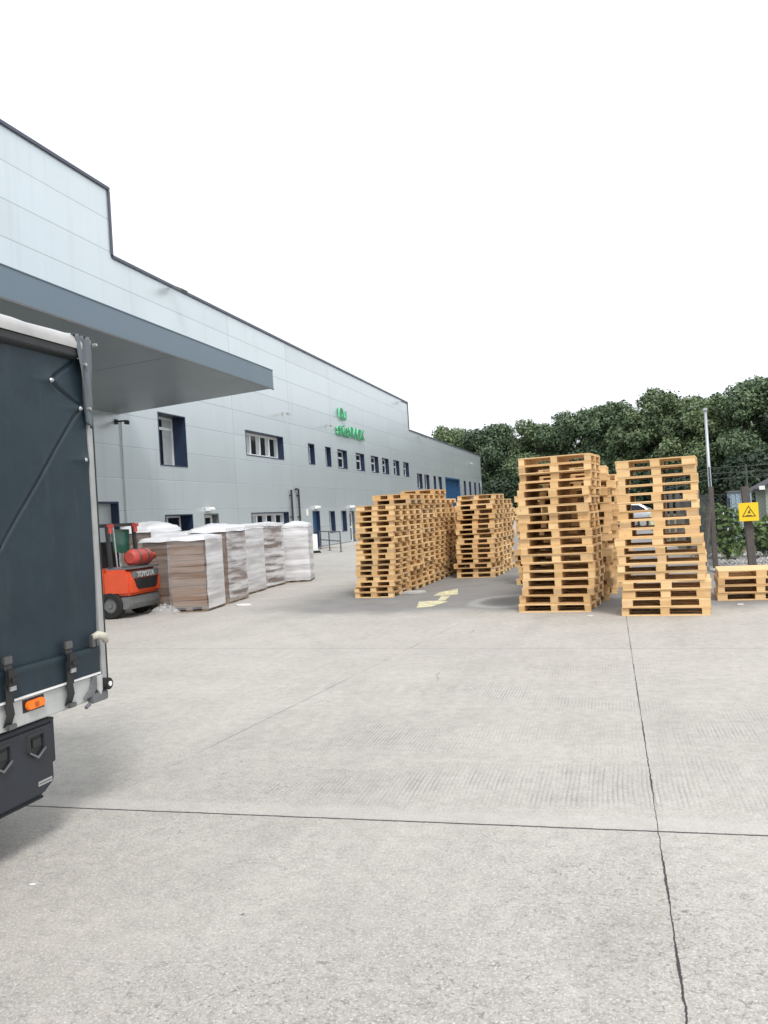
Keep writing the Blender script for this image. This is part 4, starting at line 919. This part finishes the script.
b.build('wall', M['cabin'], cb); b = MB(); b.box(-.04, .66, -.06, .66, 1.682, 1.72); b.build('roof', M['grey'], cb); b = MB(); b.box(-.05, .67, -.02, .6, 0, .138); b.build('plinth', M['white'], cb); b = MB(); b.box(-.03, -.005, .05, .55, .15, 1.5); b.build('door', M['navy'], cb)
# stones along the fence foot
P0 = np.random.RandomState(8); b = MB()
for k in range(2600):
    x = P0.uniform(2.0, 6.2); y = 18.95-.18*(x-2.1)+P0.uniform(-.75, 1)+4.5*P0.rand()**2; s = P0.uniform(.02, .08); ax = P0.randn(3)*.3
    v = [(x+s*(a_+ax[0]*.4), y+s*(b_+ax[1]*.4), max(0, s*.5+s*.8*(c_))) for a_, b_, c_ in ((1, .2, 0), (.1, 1, .1), (-1, .1, -.1), (-.1, -1, 0), (.1, .1, 1), (0, 0, -.8))]
    b.add(v, ((0, 1, 4), (1, 2, 4), (2, 3, 4), (3, 0, 4), (1, 0, 5), (2, 1, 5), (3, 2, 5), (0, 3, 5)))
n = NM('rubble stone'); n.done(n.mix(n.rng(n.noise(n.co(), 9, 2), .35, .65), (.20, .20, .20, 1), (.50, .49, .47, 1)), .9, 0, .2)
tag(b.build('rubble', n.mat), 'pale loose stones along the foot of the wire fence', 'stones', kind='stuff')
# parked car seen through the pallet stack
cr = thing('parked_car', 'silver hatchback parked far up the yard, seen through the pallet stack', 'car', (.45, 49.5, 0), R(4))
W2 = .84; secs = [(-2.05, .38, .62, .70, .8), (-1.95, .30, .78, .80, .9), (-1.2, .24, .92, .92, 1), (-.72, .22, .96, .98, 1), (-.1, .22, .96, 1.36, 1), (.35, .22, .97, 1.45, 1), (1.15, .22, .98, 1.42, 1), (1.7, .26, .98, 1.15, .98), (1.98, .32, .95, .98, .92), (2.04, .40, .80, .82, .86)]
b = MB()
for (x, z0, zb, zr, k) in secs:
    w_ = W2*k; cab = zr > zb+.06; wr = w_*.74 if cab else w_*.97
    b.v += [(x, -w_, z0), (x, -w_*1.02, (z0+zb)/2), (x, -w_, zb), (x, -wr, zr), (x, wr, zr), (x, w_, zb), (x, w_*1.02, (z0+zb)/2), (x, w_, z0)]
for i in range(len(secs)-1):
    for j in range(7): a = i*8+j; b.f.append((a, a+8, a+9, a+1)); b.m.append(0)
    b.f.append((i*8+7, i*8+15, i*8+8, i*8)); b.m.append(0)
b.f.append(tuple(range(8))); b.f.append(tuple((len(secs)-1)*8+k for k in range(8))[::-1]); b.m += [0, 0]
auto(b.build('body', M['car'], cr), 40)
for sy in (-1, 1):
    b = MB(); pl = [(-.55, 1.0), (-.12, 1.30), (.35, 1.38), (.35, 1.0)]; pr = [(.43, 1.0), (.43, 1.38), (1.1, 1.35), (1.45, 1.12), (1.4, 1.0)]
    def yy(z): return sy*(W2*(1-.26*(z-.97)/.47)+.012)
    for poly in (pl, pr): b.add([(p[0], yy(p[1]), p[1]) for p in poly], (tuple(range(len(poly))),))
    b.build('side_window', M['glass'], cr)
b = MB(); b.quad((1.24, -.56, 1.385), (1.24, .56, 1.385), (1.735, .74, 1.10), (1.735, -.74, 1.10)); b.build('rear_window', M['glass'], cr)
for xx in (-1.3, 1.28):
    for sy in (-1, 1):
        b = MB(); b.tube([(xx, sy*.70, .31), (xx, sy*.86, .31)], .31, 20); wl = auto(b.build('wheel', M['rubber'], cr), 40); b = MB(); b.tube([(xx, sy*.855, .31), (xx, sy*.872, .31)], .19, 14); b.build('rim', M['alu'], wl)
b = MB(); b.box(2.045, 2.06, -.26, .26, .62, .74); b.build('number_plate', M['yellow'], cr)
for sy in (-1, 1): b = MB(); b.box(1.97, 2.0, sy*.72-.1, sy*.72+.06, .72, .94); b.build('tail_lamp', M['red'], cr)
gbn = thing('grit_bin', 'yellow grit bin in front of the parked silver car', 'bin', (2.42, 47.0, 0), R(5))
b = MB(); b.prism([(-.33, .02), (.33, .02), (.40, .62), (-.40, .62)], 'y', -.3, .3); b.build('body', M['roadyellow'], gbn, bevel=.02)
b = MB(); b.prism([(-.43, .625), (.43, .625), (.40, .72), (-.40, .80)], 'y', -.34, .34); b.build('lid', M['roadyellow'], gbn, bevel=.02)
# ------------------------------------------------------------------ by the warehouse doors
wb = thing('barrier_board', 'white board on a black rubber foot beside the blue warehouse door', 'barrier', (-13.9, 37.7, 0), R(20))
b = MB(); b.box(-.18, .18, -.04, .04, .10, .92); b.build('board', M['white'], wb, bevel=.015); b = MB(); b.prism([(-.30, 0), (.34, 0), (.26, .11), (-.22, .11)], 'y', -.22, .22); b.build('foot', M['rubber'], wb, bevel=.015)
hr = thing('handrail', 'thin grey steel handrail in front of the blue warehouse door', 'handrail', (-15.3, 42.4, 0))
e = Vector((2.85, -4.98, 0))
for k in (.02, .5, 1.0): q = e*k; b = MB(); b.tube([(q.x, q.y, 0), (q.x, q.y, .98)], .035, 8); b.box(q.x-.08, q.x+.08, q.y-.08, q.y+.08, 0, .02); b.build('post', M['steel'], hr)
for z in (.97, .52): q0, q1 = e*.02, e; b = MB(); b.tube([(q0.x, q0.y, z), (q1.x, q1.y, z)], .03, 8); b.build('rail', M['steel'], hr)
rp = MB(); rp.prism([(0.03, 0.004), (1.5, 0.004), (.4, .10), (0.03, .10)], 'y', 0, 7.5); o = rp.build('door_ramp', M['ground']); o.location = (WX, 43.0, 0); tag(o, None, None, kind='structure')
# litter on the slab
for i, (x, y, s, lab) in enumerate(((-2.66, 3.22, .016, 'small white scrap of paper on the near concrete slab'), (-3.95, 16.25, .30, 'flat pale board offcut lying beside the left pallet row'), (1.75, 12.9, .06, 'white scrap lying in front of the low pallet pile'), (-.35, 12.05, .05, 'white scrap beside the foot of the middle pallet block'), (-7.1, 15.0, .16, 'scrap of clear film on the ground beside the wrapped loads'))):
    b = MB(); pl = [(s*math.cos(k*1.05+i)*(1+.3*math.sin(k*2.3+i)), s*.7*math.sin(k*1.05+i)) for k in range(6)]; b.prism(pl, 'z', .003, .003+s*.12); o = b.build('scrap', M['white'] if i != 1 else M['rail']); o.location = (x, y, 0); tag(o, lab, 'litter', 'scraps lying on the yard')
